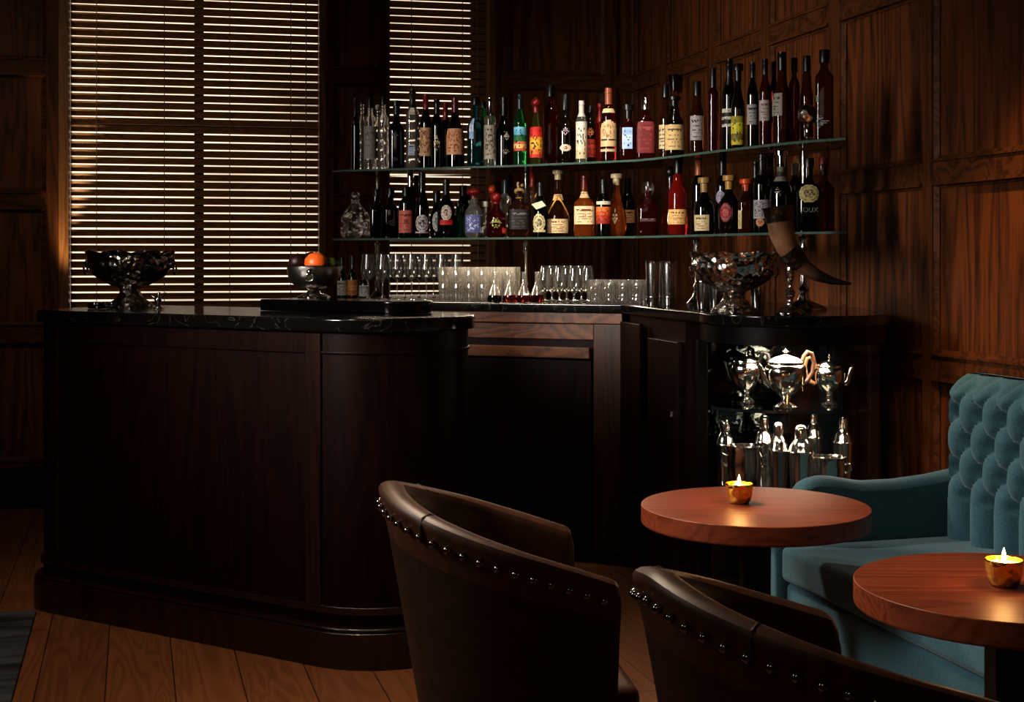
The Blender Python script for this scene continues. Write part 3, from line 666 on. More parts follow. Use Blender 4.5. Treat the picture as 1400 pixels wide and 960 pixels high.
def art(kind,rng,a):
    """-> rows of colours (None = bare glass)"""
    nx,ny=16,18
    if kind=='txt':
        p,i=a[0],(a[1] if len(a)>1 else INK); g=[[p]*nx for _ in range(ny)]
        def line(y,x0,x1,c,dens=.75):
            for x in range(x0,x1):
                if rng.random()<dens: g[y][x]=c
        line(3,3,13,i,.8); line(4,3,13,i,.6)
        line(7,4,12,tuple(int(.5*u+.5*v) for u,v in zip(p,i)),.7)
        line(10,3,13,tuple(int(.4*u+.6*v) for u,v in zip(p,i)),.6); line(12,5,11,tuple(int(.5*u+.5*v) for u,v in zip(p,i)),.6); line(15,4,12,tuple(int(.5*u+.5*v) for u,v in zip(p,i)),.6)
        if len(a)>2:
            for y in (7,8,9,10):
                for x in range(6,10): g[y][x]=a[2]
        return g
    if kind=='bands':
        g=[]
        for y in range(ny):
            c=a[min(len(a)-1,y*len(a)//ny)]; g.append([c]*nx)
        for y in range(2,ny-2):
            for x in range(3,nx-3):
                if g[y][x] and rng.random()<.13: g[y][x]=INK
        return g
    if kind=='oval':
        p,i=a[0],(a[1] if len(a)>1 else INK); g=[[None]*nx for _ in range(ny)]
        for y in range(ny):
            for x in range(nx):
                dx=(x-7.5)/8; dy=(y-8.5)/9; q=dx*dx+dy*dy
                if q<1: g[y][x]=p
                if .55<q<.68: g[y][x]=i
                if q<.22 and rng.random()<.6: g[y][x]=i
        return g
    if kind=='arch':
        p,i=a[0],(a[1] if len(a)>1 else INK); g=[[p]*nx for _ in range(ny)]
        for y in range(7):
            for x in range(nx):
                if ((x-7.5)/8)**2+((y-7)/7.2)**2>1: g[y][x]=None
        for y in range(3,12):
            for x in range(3,13):
                if ((x-7.5)/5)**2+((y-7)/4.5)**2<1 and rng.random()<.5: g[y][x]=i
        for x in range(nx): g[13][x]=INK if x%7 else p
        return g
    if kind=='motif':
        c=a[0]; g=[[None]*nx for _ in range(ny)]
        for y in range(ny):
            for x in range(8):
                d=abs(x-7.5)/8+abs(y-8)/10
                if d<.75 and rng.random()<.42: g[y][x]=c; g[y][15-x]=c
        return g
    if kind=='fig':      # paper with a drawn figure of the second colour
        p,i=a[0],a[1]; g=[[p]*nx for _ in range(ny)]
        for y in range(2,ny-2):
            for x in range(2,nx-2):
                if rng.random()<.32: g[y][x]=i if rng.random()<.7 else (a[2] if len(a)>2 else i)
        return g
CAPN={'k':(9,8,8),'red':(120,16,14),'dred':(84,12,14),'white':(205,200,190),'cream':(196,176,138),'cop':(150,84,52),'silver':None,'teal':(14,34,36),'tan':(150,120,70),'orange':(190,70,30),'gold':(170,128,60)}
def build_bottle(name,par_label,loc,rz,H,R,kind,glass,cap,labels,nexp=2.0,sy=1.0,group=None,fill=None,cat='bottle',seed=0,top=None):
    rng=random.Random(seed); t=thing(name,par_label,cat,loc,rz,group)
    pts,n=prof(kind,H,R); caplen=cap[2]*H
    # a little extra smoothing of the silhouette
    mb=MB(); mats=[gl(glass)]; mf=None
    if fill: mats.append(gl('pale' if glass!='clear' else 'clear')); mf=lambda z:0 if z<fill*H else 1
    dense=[pts[0],pts[1]]
    for (a,za),(b,zb) in zip(pts[1:-1],pts[2:]):
        k=3 if abs(a-b)>R*.1 and zb-za>.01 else 1
        for q in range(1,k+1): dense.append((a+(b-a)*q/k,za+(zb-za)*q/k))
    mb.lathe(dense,24,n=nexp,sy=sy,matf=mf); mb.build('glass_body',mats,t)
    ck,cc=cap[0],cap[1]; cm=M_silver if CAPN[cc] is None else col(CAPN[cc],.35)
    z0=H-caplen; mb=MB(); tz=pts[-2][1]
    if ck=='foil': mb.lathe([(r_at(pts,z0)*1.05,z0),(n*1.08,max(z0+.01,H*.81)),(n*1.08,H*.93),(n*1.2,H*.935),(n*1.2,H*.955),(n*1.1,H*.96),(n*1.1,H+.001),(.0001,H+.0015)],18)
    elif ck=='screw': mb.lathe([(n*1.1,z0),(n*1.28,z0),(n*1.28,H),(n*1.2,H+.002),(.0001,H+.002)],18)
    elif ck=='cork': mb.lathe([(n*1.08,z0),(n*1.15,z0+caplen*.6),(n*1.75,z0+caplen*.62),(n*1.8,H-.002),(n*1.6,H+.001),(.0001,H+.001)],18)
    elif ck=='ball': mb.lathe([(n*1.05,z0),(n*1.1,z0+caplen*.35)],18); mb.ball((0,0,z0+caplen*.66),n*1.75,16,10)
    elif ck=='mush': mb.lathe([(n*1.05,z0-.002),(n*1.05,z0+.006)],18); mb.ball((0,0,z0+caplen*.6),n*2.3,16,10,sc=(1,1,.52))
    elif ck=='crystal': 
        mb.lathe([(n*.9,z0),(n*.9,z0+.008)],8); mb.lathe([(n*.9,z0+.008),(n*1.7,z0+caplen*.4),(n*1.9,z0+caplen*.7),(n*1.2,H),(.0001,H)],8,smooth=False); cm=M_cut
    elif ck=='fig':      # little ornate cast figure on the stopper
        mb.lathe([(n*1.1,z0),(n*1.2,z0+.006),(n*.8,z0+.008)],12); mb.ball((0,0,z0+caplen*.45),n*1.1,10,8,sc=(1.5,.7,1)); mb.ball((n*.9,0,z0+caplen*.8),n*.6,8,6); mb.tube([(0,0,z0+caplen*.5),(-n*.5,0,z0+caplen*.85),(-n*.3,0,H)],n*.4,8)
    mb.build('cap' if ck in('foil','screw') else 'stopper',cm,t)
    for lb in labels:
        lk,z0_,z1_,ha,yaw,cols=lb; g=art(lk,rng,cols); ny=len(g); nx=len(g[0]); mb=MB(); pal={}; mm=[]
        for y in range(ny):
            for x in range(nx):
                c=g[y][x]
                if c is None: continue
                if c not in pal: pal[c]=len(mm); mm.append(col(c,.6))
                q=[]
                for xx,yy in ((x,y+1),(x+1,y+1),(x+1,y),(x,y)):
                    z=H*(z1_-(z1_-z0_)*yy/ny); a=rad(-90+yaw-ha+2*ha*xx/nx); r=r_at(pts,z)+.0012; ca,sa=math.cos(a),math.sin(a)
                    if nexp!=2: e=2/nexp; ca,sa=math.copysign(abs(ca)**e,ca),math.copysign(abs(sa)**e,sa)
                    q.append((r*ca,r*sa*sy-(.0006 if nexp!=2 else 0),z))
                mb.add(q,[(0,1,2,3)],pal[c],True)
        if mb.f: mb.build('label' if z1_<.62 else 'neck_label',mm,t)
    return t
W_=(212,206,196); CR=(206,186,146); GY=(150,146,144)
BOT=[]
def Bt(shelf,px,ytop,w,kind,glass,cap,labels,desc,row=0,**k): BOT.append((shelf,px,ytop,w,kind,glass,cap,labels,desc,row,k))
u='U'
Bt(u,486,135,12,'bordeaux','black',('foil','k',.22),[],'slim black unlabelled bottle at the left end of the upper shelf')
Bt(u,495,139,12,'bordeaux','clear',('screw','k',.04),[],'clear bottle half hidden behind the slim black one on the upper shelf',1.3)
Bt(u,506,134,17,'tall','pale',('screw','k',.14),[('txt',.14,.60,76,0,(GY,(110,106,104)))],'clear bottle with a tall plain grey label near the left end')
Bt(u,517,144,13,'tall','clear',('screw','white',.06),[],'short clear bottle in the second row behind the grey-label bottle',1)
Bt(u,524,133,15,'tall','clear',('screw','k',.10),[('motif',.30,.42,40,-20,((190,186,180),))],'clear slim bottle with a black cap, right of the grey-label bottle')
Bt(u,542,138,22,'square','navy',('cork','k',.20),[('motif',.42,.56,28,-10,((80,88,110),)),('motif',.10,.18,22,-8,((70,80,104),))],'navy blue square-shouldered bottle with a small pale emblem',n=3.2)
Bt(u,564,122,18,'tall','clear',('foil','k',.24),[('txt',.16,.30,20,-10,((170,180,200),))],'tall clear bottle with a long black capsule, tallest at the left of the upper shelf',n=3)
Bt(u,582,130,16,'bordeaux','black',('foil','red',.20),[('fig',.16,.55,78,0,((196,156,118),(150,84,54),(60,30,20)))],'dark wine bottle with a red capsule and tall peach label')
Bt(u,597,136,16,'bordeaux','black',('foil','k',.22),[('motif',.20,.50,50,0,((190,160,120),))],'dark bottle with little white stars down its front, right of the peach label')
Bt(u,609,141,14,'bordeaux','black',('foil','red',.26),[],'red-capped dark bottle in the second row of the upper shelf',1)
Bt(u,622,135,26,'burgundy','black',('foil','dred',.20),[('fig',.18,.56,62,0,((206,152,112),(158,70,44),(180,110,76)))],'wide-bodied black bottle with a square orange patterned label')
Bt(u,650,134,23,'square','teal',('screw','k',.10),[('bands',.40,.70,16,-24,((176,198,224),(206,216,232),(150,180,214)))],'dark blue-green gin bottle with a pale blue strip',n=2.6)
Bt(u,661,140,14,'tall','green',('screw','k',.08),[],'green bottle tucked behind the blue-green gin bottle',1)
Bt(u,670,134,16,'tall','pale',('foil','silver',.26),[('fig',.10,.60,80,0,((160,150,136),(74,66,62),(110,100,92)))],'clear bottle with a silver neck and full-length grey crested label')
Bt(u,689,134,24,'burgundy','black',('foil','k',.26),[('motif',.34,.52,26,18,((206,200,186),)),('motif',.16,.26,40,10,((150,146,138),))],'black bottle printed with a small white lion emblem')
Bt(u,711,130,17,'bordeaux','green',('foil','teal',.20),[('bands',.20,.54,78,0,((120,190,214),(96,170,196),(24,96,60),(30,110,62),(210,110,80),(226,190,120),(190,80,60)))],'green bottle with a bright blue, green and orange label',fill=None)
Bt(u,733,134,17,'round','olive',('ball','red',.22),[('bands',.10,.56,80,0,((190,30,22),(196,44,24),(222,160,40),(232,180,52),(226,168,46),(214,120,50),(190,50,40)))],'bottle with a round red stopper and red and yellow label',fill=None)
Bt(u,753,117,20,'tall','darkred',('screw','k',.14),[],'tall slender red-brown bottle rising behind the front row',1,n=3)
Bt(u,773,130,26,'round','brownblack',('screw','k',.22),[('motif',.38,.54,36,0,((196,176,190),)),('oval',.17,.27,34,0,((220,206,186),(120,60,40)))],'round-bodied dark rum bottle with a black cap and small oval badge')
Bt(u,795,138,15,'tall','pale',('foil','white',.26),[('bands',.06,.66,84,0,(W_,(220,212,196),(214,204,180),(200,184,150)))],'white-capped bottle with a tall white wrap label')
Bt(u,807,146,14,'tall','brownblack',('screw','k',.10),[('bands',.10,.42,80,0,((150,40,30),(190,60,40),(170,44,30),(140,30,24))),('motif',.42,.66,60,0,((190,110,70),))],'narrow bottle with red and black patterned label')
Bt(u,820,142,13,'tall','red',('foil','red',.30),[],'bright red capsule bottle in the row behind',1)
Bt(u,832,121,22,'bordeaux','darkred',('foil','cop',.22),[('arch',.20,.56,72,0,((206,180,138),(160,120,84))),('txt',.66,.72,60,0,(CR,CR)),('txt',.13,.165,72,0,(CR,(120,90,60)))],'tall dark bottle with copper capsule and arched cream portrait label')
Bt(u,859,143,24,'square','darkred',('cork','k',.26),[('bands',.20,.58,26,-8,((150,180,220),(180,204,236),(160,190,226)))],'squat dark bottle with a pale blue upright label',n=3)
Bt(u,883,135,25,'square','darkred',('screw','silver',.18),[('txt',.10,.62,56,0,((110,24,28),(150,70,60)))],'flat red bottle with a clear metal cap at the shelf corner',n=4,sy=.55)
Bt(u,910,116,18,'whisky','brown',('screw','k',.17),[('txt',.14,.46,70,-30,(CR,))],'amber bottle behind the big cream-labelled whisky bottle',1)
Bt(u,922,132,27,'whisky','brownblack',('cork','k',.16),[('txt',.10,.52,66,0,((206,178,124),(90,64,36)))],'stout dark whisky bottle with a large cream label')
Bt(u,953,112,19,'whisky','brown',('screw','k',.20),[('txt',.18,.52,62,-10,((160,152,150),))],'whisky bottle with grey label, right of the large cream label')
Bt(u,975,94,15,'tall','darkred',('screw','k',.24),[],'slim tall dark red bottle with a long black cap, unlabelled')
Bt(u,997,82,19,'bordeaux','black',('foil','k',.28),[('bands',.26,.46,60,-30,((190,186,172),(14,12,10),(196,190,176),(14,12,10),(190,184,170)))],'tall black wine bottle with cream stripes',.5)
Bt(u,1009,88,19,'round','brownblack',('cork','k',.20),[('bands',.04,.38,74,0,((150,140,30),(206,196,50),(196,180,40),(120,110,30),(196,176,50)))],'bottle with a bright yellow-green label on the right wing')
Bt(u,1029,86,16,'bordeaux','black',('foil','k',.18),[('txt',.26,.50,70,0,(GY,))],'dark bottle with grey label, right of the yellow-green label')
Bt(u,1046,81,16,'bordeaux','darkred',('foil','k',.18),[('txt',.28,.52,72,0,((164,156,152),(110,50,50)))],'dark red bottle with a pale square label, second of the grey labels')
Bt(u,1058,84,14,'bordeaux','brownblack',('foil','k',.18),[],'dark bottle in the second row on the right wing',1)
Bt(u,1069,72,26,'burgundy','brown',('foil','k',.20),[('txt',.30,.55,40,-38,((140,134,124),))],'broad-shouldered amber bottle with a grey side label')
Bt(u,1086,80,15,'tall','brown',('screw','k',.16),[],'brown bottle behind the broad amber one',1)
Bt(u,1103,77,18,'whisky','brown',('screw','k',.17),[],'amber bottle behind the silver goblet on the upper shelf',1.6)
Bt(u,1127,69,25,'tall','brown',('screw','k',.14),[('motif',.10,.30,40,-16,((150,160,170),)),('txt',.42,.49,14,-34,((150,150,150),))],'tall square amber bottle at the right end of the upper shelf',n=4)
l='L'
Bt(l,515,259,19,'square','black',('screw','k',.14),[],'small dark flask with a black cap next to the crystal decanter',n=3,sy=.7)
Bt(l,534,258,22,'square','brownblack',('screw','k',.12),[('motif',.2,.4,30,10,((80,60,44),))],'dark square bottle left of the pink-label bottle',n=3.4)
Bt(l,561,235,16,'bordeaux','black',('foil','silver',.22),[],'tall black bottle with silver foil, behind the pink label',1)
Bt(l,555,256,20,'tall','black',('screw','k',.18),[('txt',.10,.54,72,0,((206,116,100),(120,34,30),(160,60,50)))],'black bottle with a salmon-pink lettered label')
Bt(l,569,240,13,'tall','red',('foil','red',.34),[],'red-necked bottle behind the left end of the lower shelf',1)
Bt(l,577,236,20,'burgundy','black',('foil','k',.24),[('oval',.09,.35,56,0,((196,186,190),(60,50,54))),('txt',.07,.095,60,0,((186,176,180),))],'black bottle with a square white engraved label')
Bt(l,597,262,18,'round','black',('screw','k',.20),[('oval',.14,.56,40,0,((170,170,166),(90,90,90)))],'black bottle with a tall oval grey label, partly hidden',.5)
Bt(l,610,246,24,'round','black',('foil','k',.26),[('oval',.30,.56,36,0,((206,190,176),(70,40,36))),('bands',.22,.31,44,0,((176,24,26),(196,30,30)))],'black liqueur bottle with an oval portrait label and red band')
Bt(l,627,278,15,'square','green',('screw','green' if False else 'k',.10),[],'small bright green bottle on the lower shelf',.5)
Bt(l,633,254,18,'bordeaux','black',('screw','k',.20),[],'dark bottle behind the small green one',1)
Bt(l,640,266,15,'tall','pale',('screw','teal',.14),[],'pale bottle with a bluish cap in the second row',1)
Bt(l,648,258,26,'round','clear',('mush','red',.18),[('fig',.10,.46,50,-10,((90,96,150),(190,194,206),(50,56,110)))],'clear round bottle with a red mushroom stopper and blue label')
Bt(l,663,276,15,'square','clear',('screw','white',.14),[('txt',.08,.42,60,0,((206,196,180),))],'small clear bottle with a white label',.5)
Bt(l,673,253,14,'tall','orange',('ball','orange',.26),[],'bottle with an orange ball stopper in the second row',1)
Bt(l,678,266,27,'round','darkred',('ball','red',.22),[('motif',.12,.52,46,0,((150,150,84),))],'dark red bottle with a red ball stopper and gilt floral motif')
Bt(l,691,247,16,'tall','clear',('screw','teal',.24),[],'clear bottle with a dark teal cap in the second row',1)
Bt(l,710,249,32,'decant','brown',('fig','tan',.30),[('txt',.14,.50,50,0,((26,22,24),(110,104,100)))],'faceted bourbon bottle with a cast figure on its stopper',n=3)
Bt(l,728,232,15,'tall','gold',('foil','red',.34),[],'golden bottle with a dark red neck in the second row',1)
Bt(l,739,250,22,'burgundy','black',('foil','k',.24),[('oval',.10,.42,48,-14,((206,196,150),(90,84,60))),('txt',.09,.13,50,-14,((200,190,146),))],'black bottle with an engraved cream label and a white paper neck tag')
Bt(l,763,233,33,'tear','brown',('cork','cream',.14),[('txt',.06,.27,56,0,((224,196,150),(60,30,20))),('txt',.55,.64,50,0,((224,190,150),(120,40,40)))],'brandy bottle tied with a broad yellow ribbon')
Bt(l,799,241,29,'decant','orange',('foil','dred',.26),[('txt',.20,.50,66,0,((232,206,164),(110,60,40))),('txt',.64,.74,86,0,((226,196,150),(60,24,16)))],'amber bottle with a dark red wax top, cream collar and square white label',n=3,top=1)
Bt(l,825,246,20,'bordeaux','black',('foil','k',.24),[('bands',.22,.52,74,0,((226,120,60),(206,84,30),(180,56,20),(150,40,16))),('bands',.56,.62,70,0,((214,200,176),(220,210,190)))],'black bottle with orange label and white shoulder collar')
Bt(l,843,238,28,'tear','orange',('cork','cream',.18),[('motif',.12,.48,24,-10,((196,180,150),))],'glowing orange bottle with an ornate pewter badge')
Bt(l,858,244,20,'bordeaux','black',('foil','k',.26),[('txt',.24,.46,70,0,((206,150,110),))],'black bottle with a peach label behind the glowing orange bottle',1)
Bt(l,886,249,30,'decant','darkred',('crystal','silver',.30),[('txt',.26,.32,30,0,((60,16,14),(150,140,136)))],'square dark red decanter with a crystal stopper',n=4)
Bt(l,917,231,25,'tear','darkred',('ball','k',.14),[],'dark red flask with a black ball stopper in the second row',1)
Bt(l,927,219,27,'whisky','red',('screw','k',.18),[('txt',.14,.34,64,-6,((222,180,116),(90,40,24)))],'bright red whisky bottle with a cream label')
Bt(l,955,214,18,'bordeaux','black',('foil','cop',.24),[],'black wine bottle with a copper capsule in the second row',1)
Bt(l,963,243,29,'round','black',('cork','tan',.26),[('txt',.06,.34,46,-20,((206,186,140),(70,50,30)))],'squat black bottle with a tan stopper and low cream label')
Bt(l,988,215,20,'bordeaux','brownblack',('foil','k',.24),[('oval',.40,.56,40,-20,((150,140,160),(110,100,110)))],'dark wine bottle with a pale tag on its shoulder',1)
Bt(l,997,240,30,'round','brownblack',('cork','gold',.24),[('oval',.20,.52,34,-20,((120,26,30),(190,90,80)))],'dark bottle with a gold cap and oval red seal')
Bt(l,1020,245,22,'square','brown',('cork','orange',.22),[('bands',.08,.42,22,-44,((206,186,140),(190,170,120)))],'small brown bottle with a reddish cork, right of the red seal',n=3)
Bt(l,1033,222,17,'bordeaux','black',('foil','k',.22),[],'black bottle in the second row near the drinking horn',1)
Bt(l,1042,212,25,'bordeaux','black',('foil','k',.26),[('fig',.18,.42,56,-10,((150,144,146),(90,84,90),(60,56,60))),('oval',.08,.19,26,-14,((190,130,80),(90,50,30)))],'black wine bottle with a silvery label and round gold seal')
Bt(l,1053,210,18,'bordeaux','black',('foil','k',.24),[],'slim black bottle behind the silvery label',1)
Bt(l,1068,206,32,'round','black',('cork','silver',.16),[('motif',.44,.56,24,-20,((150,130,130),)),('bands',.62,.80,80,0,((110,104,96),(40,36,32),(120,112,100)))],'round black bottle with a tall silver stopper above the drinking horn')
Bt(l,1087,224,17,'tall','brown',('screw','white',.16),[],'brown bottle with a pale cap in the second row, right wing',1)
Bt(l,1093,213,15,'tall','brown',('foil','tan',.28),[],'bottle with a thin tan neck in the second row, right wing',1)
Bt(l,1106,217,34,'square','black',('screw','k',.12),[('oval',.40,.64,44,0,((176,160,110),(90,76,40)))],'squat black flask with a round gold medallion',n=2.6,sy=.7)
Bt(l,1126,216,30,'square','brown',('screw','red',.10),[],'amber flask with a red cap at the right end of the lower shelf',n=3,sy=.7)
PL=[('L',X(q,dd),dd,.016) for q,dd in ((516,6.54),(719,6.25),(953,5.56),(1099,4.97))]; DIM={}
for k,(sh,px,yt,w,kind,glass,cap,labels,desc,row,kw) in sorted(enumerate(BOT),key=lambda e:(e[1][9],e[0])):
    kw=dict(kw); kw['nexp']=kw.pop('n',2.0)
    T,z=(FE,UZ) if sh=='U' else (FEL,LZ)
    d0=edge_d(px,T); R0=w/2/F*d0
    d=d0+.03+R0*.9+row*(.12 if px<1030 else .08)
    for it in range(24):
        x=X(px,d); R=w/2/F*d*(1.1 if kw['nexp']>2 else 1)
        if all(q[0]!=sh or (q[1]-x)**2+(q[2]-d)**2>=(q[3]+R+.0015)**2 for q in PL): break
        d+=.01
    PL.append((sh,x,d,R)); R=w/2/F*d
    H=Z(yt,d)-z-.001; DIM[desc]=(H,R,prof(kind,H,R)[0])
    build_bottle('bottle',desc,(x,d,z+.0008),-math.atan2(x,d),H,R,kind,glass,cap,labels,group='bottles on the upper glass shelf' if sh=='U' else 'bottles on the lower glass shelf',seed=k,**kw)
def place(px,d,z): return (X(px,d),d,z)
def bynm(s): return [o for o in C.objects if o.get('label')==s][0]
# ribbon on the brandy bottle, paper tag on the black bottle, lettering on the flask
b=bynm('brandy bottle tied with a broad yellow ribbon')
mb=MB(); H,R,pts_=DIM['brandy bottle tied with a broad yellow ribbon']
for sgn in (-1,1):
    pts=[(0,.60),(18,.55),(34,.47),(52,.36),(64,.26)]; vs=[]
    for i,(a_,zf) in enumerate(pts):
        w=.020+.004*i
        for zz in (zf*H+w/2,zf*H-w/2):
            r=r_at(pts_,zz)+.005; aa=rad(-90+sgn*(a_+(6 if zz<zf*H else 0))); vs.append((r*math.cos(aa),r*math.sin(aa),zz))
    mb.add(vs,[(2*i,2*i+1,2*i+3,2*i+2) for i in range(4)],0,True)
o=mb.build('ribbon',col((230,172,78),.5,name='yellow_ribbon'),b); m_=o.modifiers.new('sol','SOLIDIFY'); m_.thickness=.0012
b=bynm('black bottle with an engraved cream label and a white paper neck tag')
H,R,pts_=DIM['black bottle with an engraved cream label and a white paper neck tag']
mb=MB(); mb.add([(-.040,-R-.004,.60*H),(.006,-R-.008,.66*H),(.024,-R-.008,.57*H),(-.018,-R-.006,.50*H)],[(0,1,2,3)]); o=mb.build('paper_tag',col((222,216,190),.6,name='tag_paper'),b)
m_=o.modifiers.new('sol','SOLIDIFY'); m_.thickness=.0008
def text(s,size,mat,parent,loc,rot,name='lettering'):
    cu=bpy.data.curves.new(name,'FONT'); cu.body=s; cu.size=size; cu.align_x='CENTER'; cu.extrude=.0003
    o=bpy.data.objects.new(name,cu); C.objects.link(o); dg=bpy.context.evaluated_depsgraph_get(); me=bpy.data.meshes.new_from_object(o.evaluated_get(dg))
    bpy.data.objects.remove(o); o=bpy.data.objects.new(name,me); C.objects.link(o); me.materials.clear(); me.materials.append(mat); o.parent=parent; o.location=loc; o.rotation_euler=rot; return o
M_ink=col((120,116,112),.5,name='pale_print')
b=bynm('squat black flask with a round gold medallion'); text('SOUX',.024,M_ink,b,(0,-DIM['squat black flask with a round gold medallion'][1]*.7-.003,.070),(PI/2,0,0))
b=bynm('amber bottle with a dark red wax top, cream collar and square white label'); text('12',.016,col((90,50,34),.6),b,(0,-DIM['amber bottle with a dark red wax top, cream collar and square white label'][1]-.003,.085),(PI/2,0,0))
# crystal decanter at the far left of the lower shelf
d=edge_d(486,FEL)+.09; R=.066; t=thing('crystal_decanter','large round cut-crystal decanter at the left end of the lower shelf','decanter',place(486,d,LZ+.001),0)
mb=MB(); wob=lambda a,z:1+.05*(1 if int((a/(2*PI)*20+ (z*60)))%2 else -1)
mb.lathe([(.0001,0),(R*.8,0),(R*.98,.02),(R,.05),(R*.95,.09),(R*.8,.12),(R*.5,.145),(R*.3,.16),(R*.28,.178),(R*.36,.182),(.0001,.182)],22,wob=wob,smooth=False); mb.build('glass_body',M_cut,t)
mb=MB(); mb.lathe([(R*.2,.182),(R*.3,.19),(R*.34,.2),(R*.2,.214),(.0001,.216)],9,smooth=False); mb.build('stopper',M_cut,t)
# silver goblet on the upper shelf at the right
d=edge_d(1104,FE)+.034; t=thing('silver_goblet','small ornate silver goblet on the right end of the upper shelf','goblet',place(1104,d,UZ+.001),0)
mb=MB(); mb.lathe([(.0001,0),(.030,0),(.031,.004),(.012,.012),(.006,.03),(.007,.05),(.012,.058)],20); mb.build('stem',M_silver,t)
mb=MB(); mb.lathe([(.008,.056),(.028,.066),(.036,.085),(.034,.105),(.026,.118),(.010,.126),(.0001,.128)],24); mb.build('bowl',M_relief,t)
# ================================================================= glasses on the back bar
def stem(label,loc,H,R,kind,group):
    t=thing('wine_glass' if kind=='w' else 'snifter_glass',label,'glass',loc,0,group); mb=MB()
    if kind=='w': pr=[(R*.72,H),(R*.86,H*.84),(R*.97,H*.70),(R,.62*H),(R*.86,H*.52),(R*.5,H*.45),(.006,H*.42)]
    else: pr=[(R*.62,H),(R*.80,H*.86),(R*.97,H*.62),(R,.50*H),(R*.9,H*.38),(R*.5,H*.27),(.008,H*.24)]
    mb.lathe(pr,26); mb.build('bowl',M_wine,t)
    zb=pr[-1][1]; mb=MB(); mb.lathe([(.007,zb+.002),(.004,zb-.01),(.0035,.02),(.006,.008)],12); mb.build('stem',M_wine,t)
    mb=MB(); mb.lathe([(.006,.009),(R*.5,.004),(R*.82,.0025),(R*.84,.001),(.0001,0)],26); mb.build('foot',M_wine,t); return t
ZB_=BZ+.0012
wine=[(503,6.25),(523,6.25),(543,6.25),(563,6.25),(583,6.25),(604,6.25),(533,6.40),(553,6.40),(573,6.40),(593,6.40),(613,6.40),(625,6.27)]
fr_=0; bk_=0
root=None
for i,(px,dd) in enumerate(wine):
    front=dd<6.3
    lab=('large stemmed wine glass on the back bar, front row, %s'%ORD[fr_]) if front else ('stemmed wine glass in the second row, %s'%ORD[bk_])
    if front: fr_+=1
    else: bk_+=1
    if root is None: root=stem(lab,place(px,dd,ZB_),.21,.034,'w','stemmed wine glasses on the back bar')
    else: dup(root,place(px,dd,ZB_),None,lab)
root=None; k1=k2=0
for i,(px,dd) in enumerate([(745,6.02),(765,6.0),(785,5.98),(804,5.97),(755,6.12),(775,6.11),(795,6.09)]):
    f=dd<6.05; lab='round snifter glass left of the low tumblers, front row, %s'%ORD[k1] if f else 'snifter glass in the back row, %s'%ORD[k2]
    if f: k1+=1
    else: k2+=1
    if root is None: root=stem(lab,place(px,dd,ZB_),.158,.029,'s','snifter glasses on the back bar')
    else: dup(root,place(px,dd,ZB_),None,lab)
def tumbler(name,label,loc,H,R,group):
    t=thing(name,label,'glass',loc,0,group); mb=MB(); nn=12
    wob=lambda a,z:1.0 if z>H*.86 else (1+.05*(-1)**int(round((a/(2*PI)*nn+int(z/H*5)*.5)*2)))
    pr=[(.0001,.0),(R*.86,0)]+[(R*(.86+.14*k/9),H*k/9*.86+.002) for k in range(1,10)]+[(R,H*.9),(R,H),(R*.93,H),(R*.82,.014),(.0001,.012)]
    mb.lathe(pr,36,wob=wob,smooth=False); mb.build('cut_glass_body',M_cut,t); return t
root=None; k=[0,0]
for j,dd in enumerate((6.06,6.16)):
    for i in range(6):
        px=608+17.6*i+j*7
        lab='tall cut-crystal highball glass, %s row, %s'%(('front','back')[j],ORD[i])
        if root is None: root=tumbler('highball_glass',lab,place(px,dd,ZB_),.152,.0285,'highball glasses on the back bar')
        else: dup(root,place(px,dd,ZB_),None,lab)
root=None
for j,dd in enumerate((5.84,5.95)):
    for i in range(5):
        px=812+18.6*i+j*7
        d2=dd-.022*i
        lab='low cut-crystal tumbler beside the steel shakers, %s row, %s'%(('front','back')[j],ORD[i])
        if root is None: root=tumbler('rocks_glass',lab,place(px,d2,ZB_),.098,.0305,'rocks glasses on the back bar')
        else: dup(root,place(px,d2,ZB_),None,lab)
# bitters carafes
root=None
for i,(px,glass) in enumerate(((676,'black'),(697,'darkred'),(716,'darkred'),(734,'darkred'))):
    dd=5.93-.012*i
    if i==3: dd+=.09
    t=thing('carafe',['small carafe of dark liquid, leftmost of four in front of the highballs','small carafe of red liquid, second of the four','small carafe of red liquid beside the shelf post','half-hidden low carafe beside the snifters'][i],'carafe',place(px,dd,ZB_),0,'small carafes on the back bar')
    mb=MB(); R=.031; mb.lathe([(R*.93,.030),(R*.7,.050),(R*.38,.072),(R*.26,.095),(R*.28,.128),(R*.36,.132)],22); mb.build('glass_neck',M_cut,t)
    mb=MB(); mb.lathe([(.0001,0),(R*.95,.0),(R*1.05,.012),(R*.93,.030),(.0001,.0302)],22); mb.build('liquid',gl(glass),t)
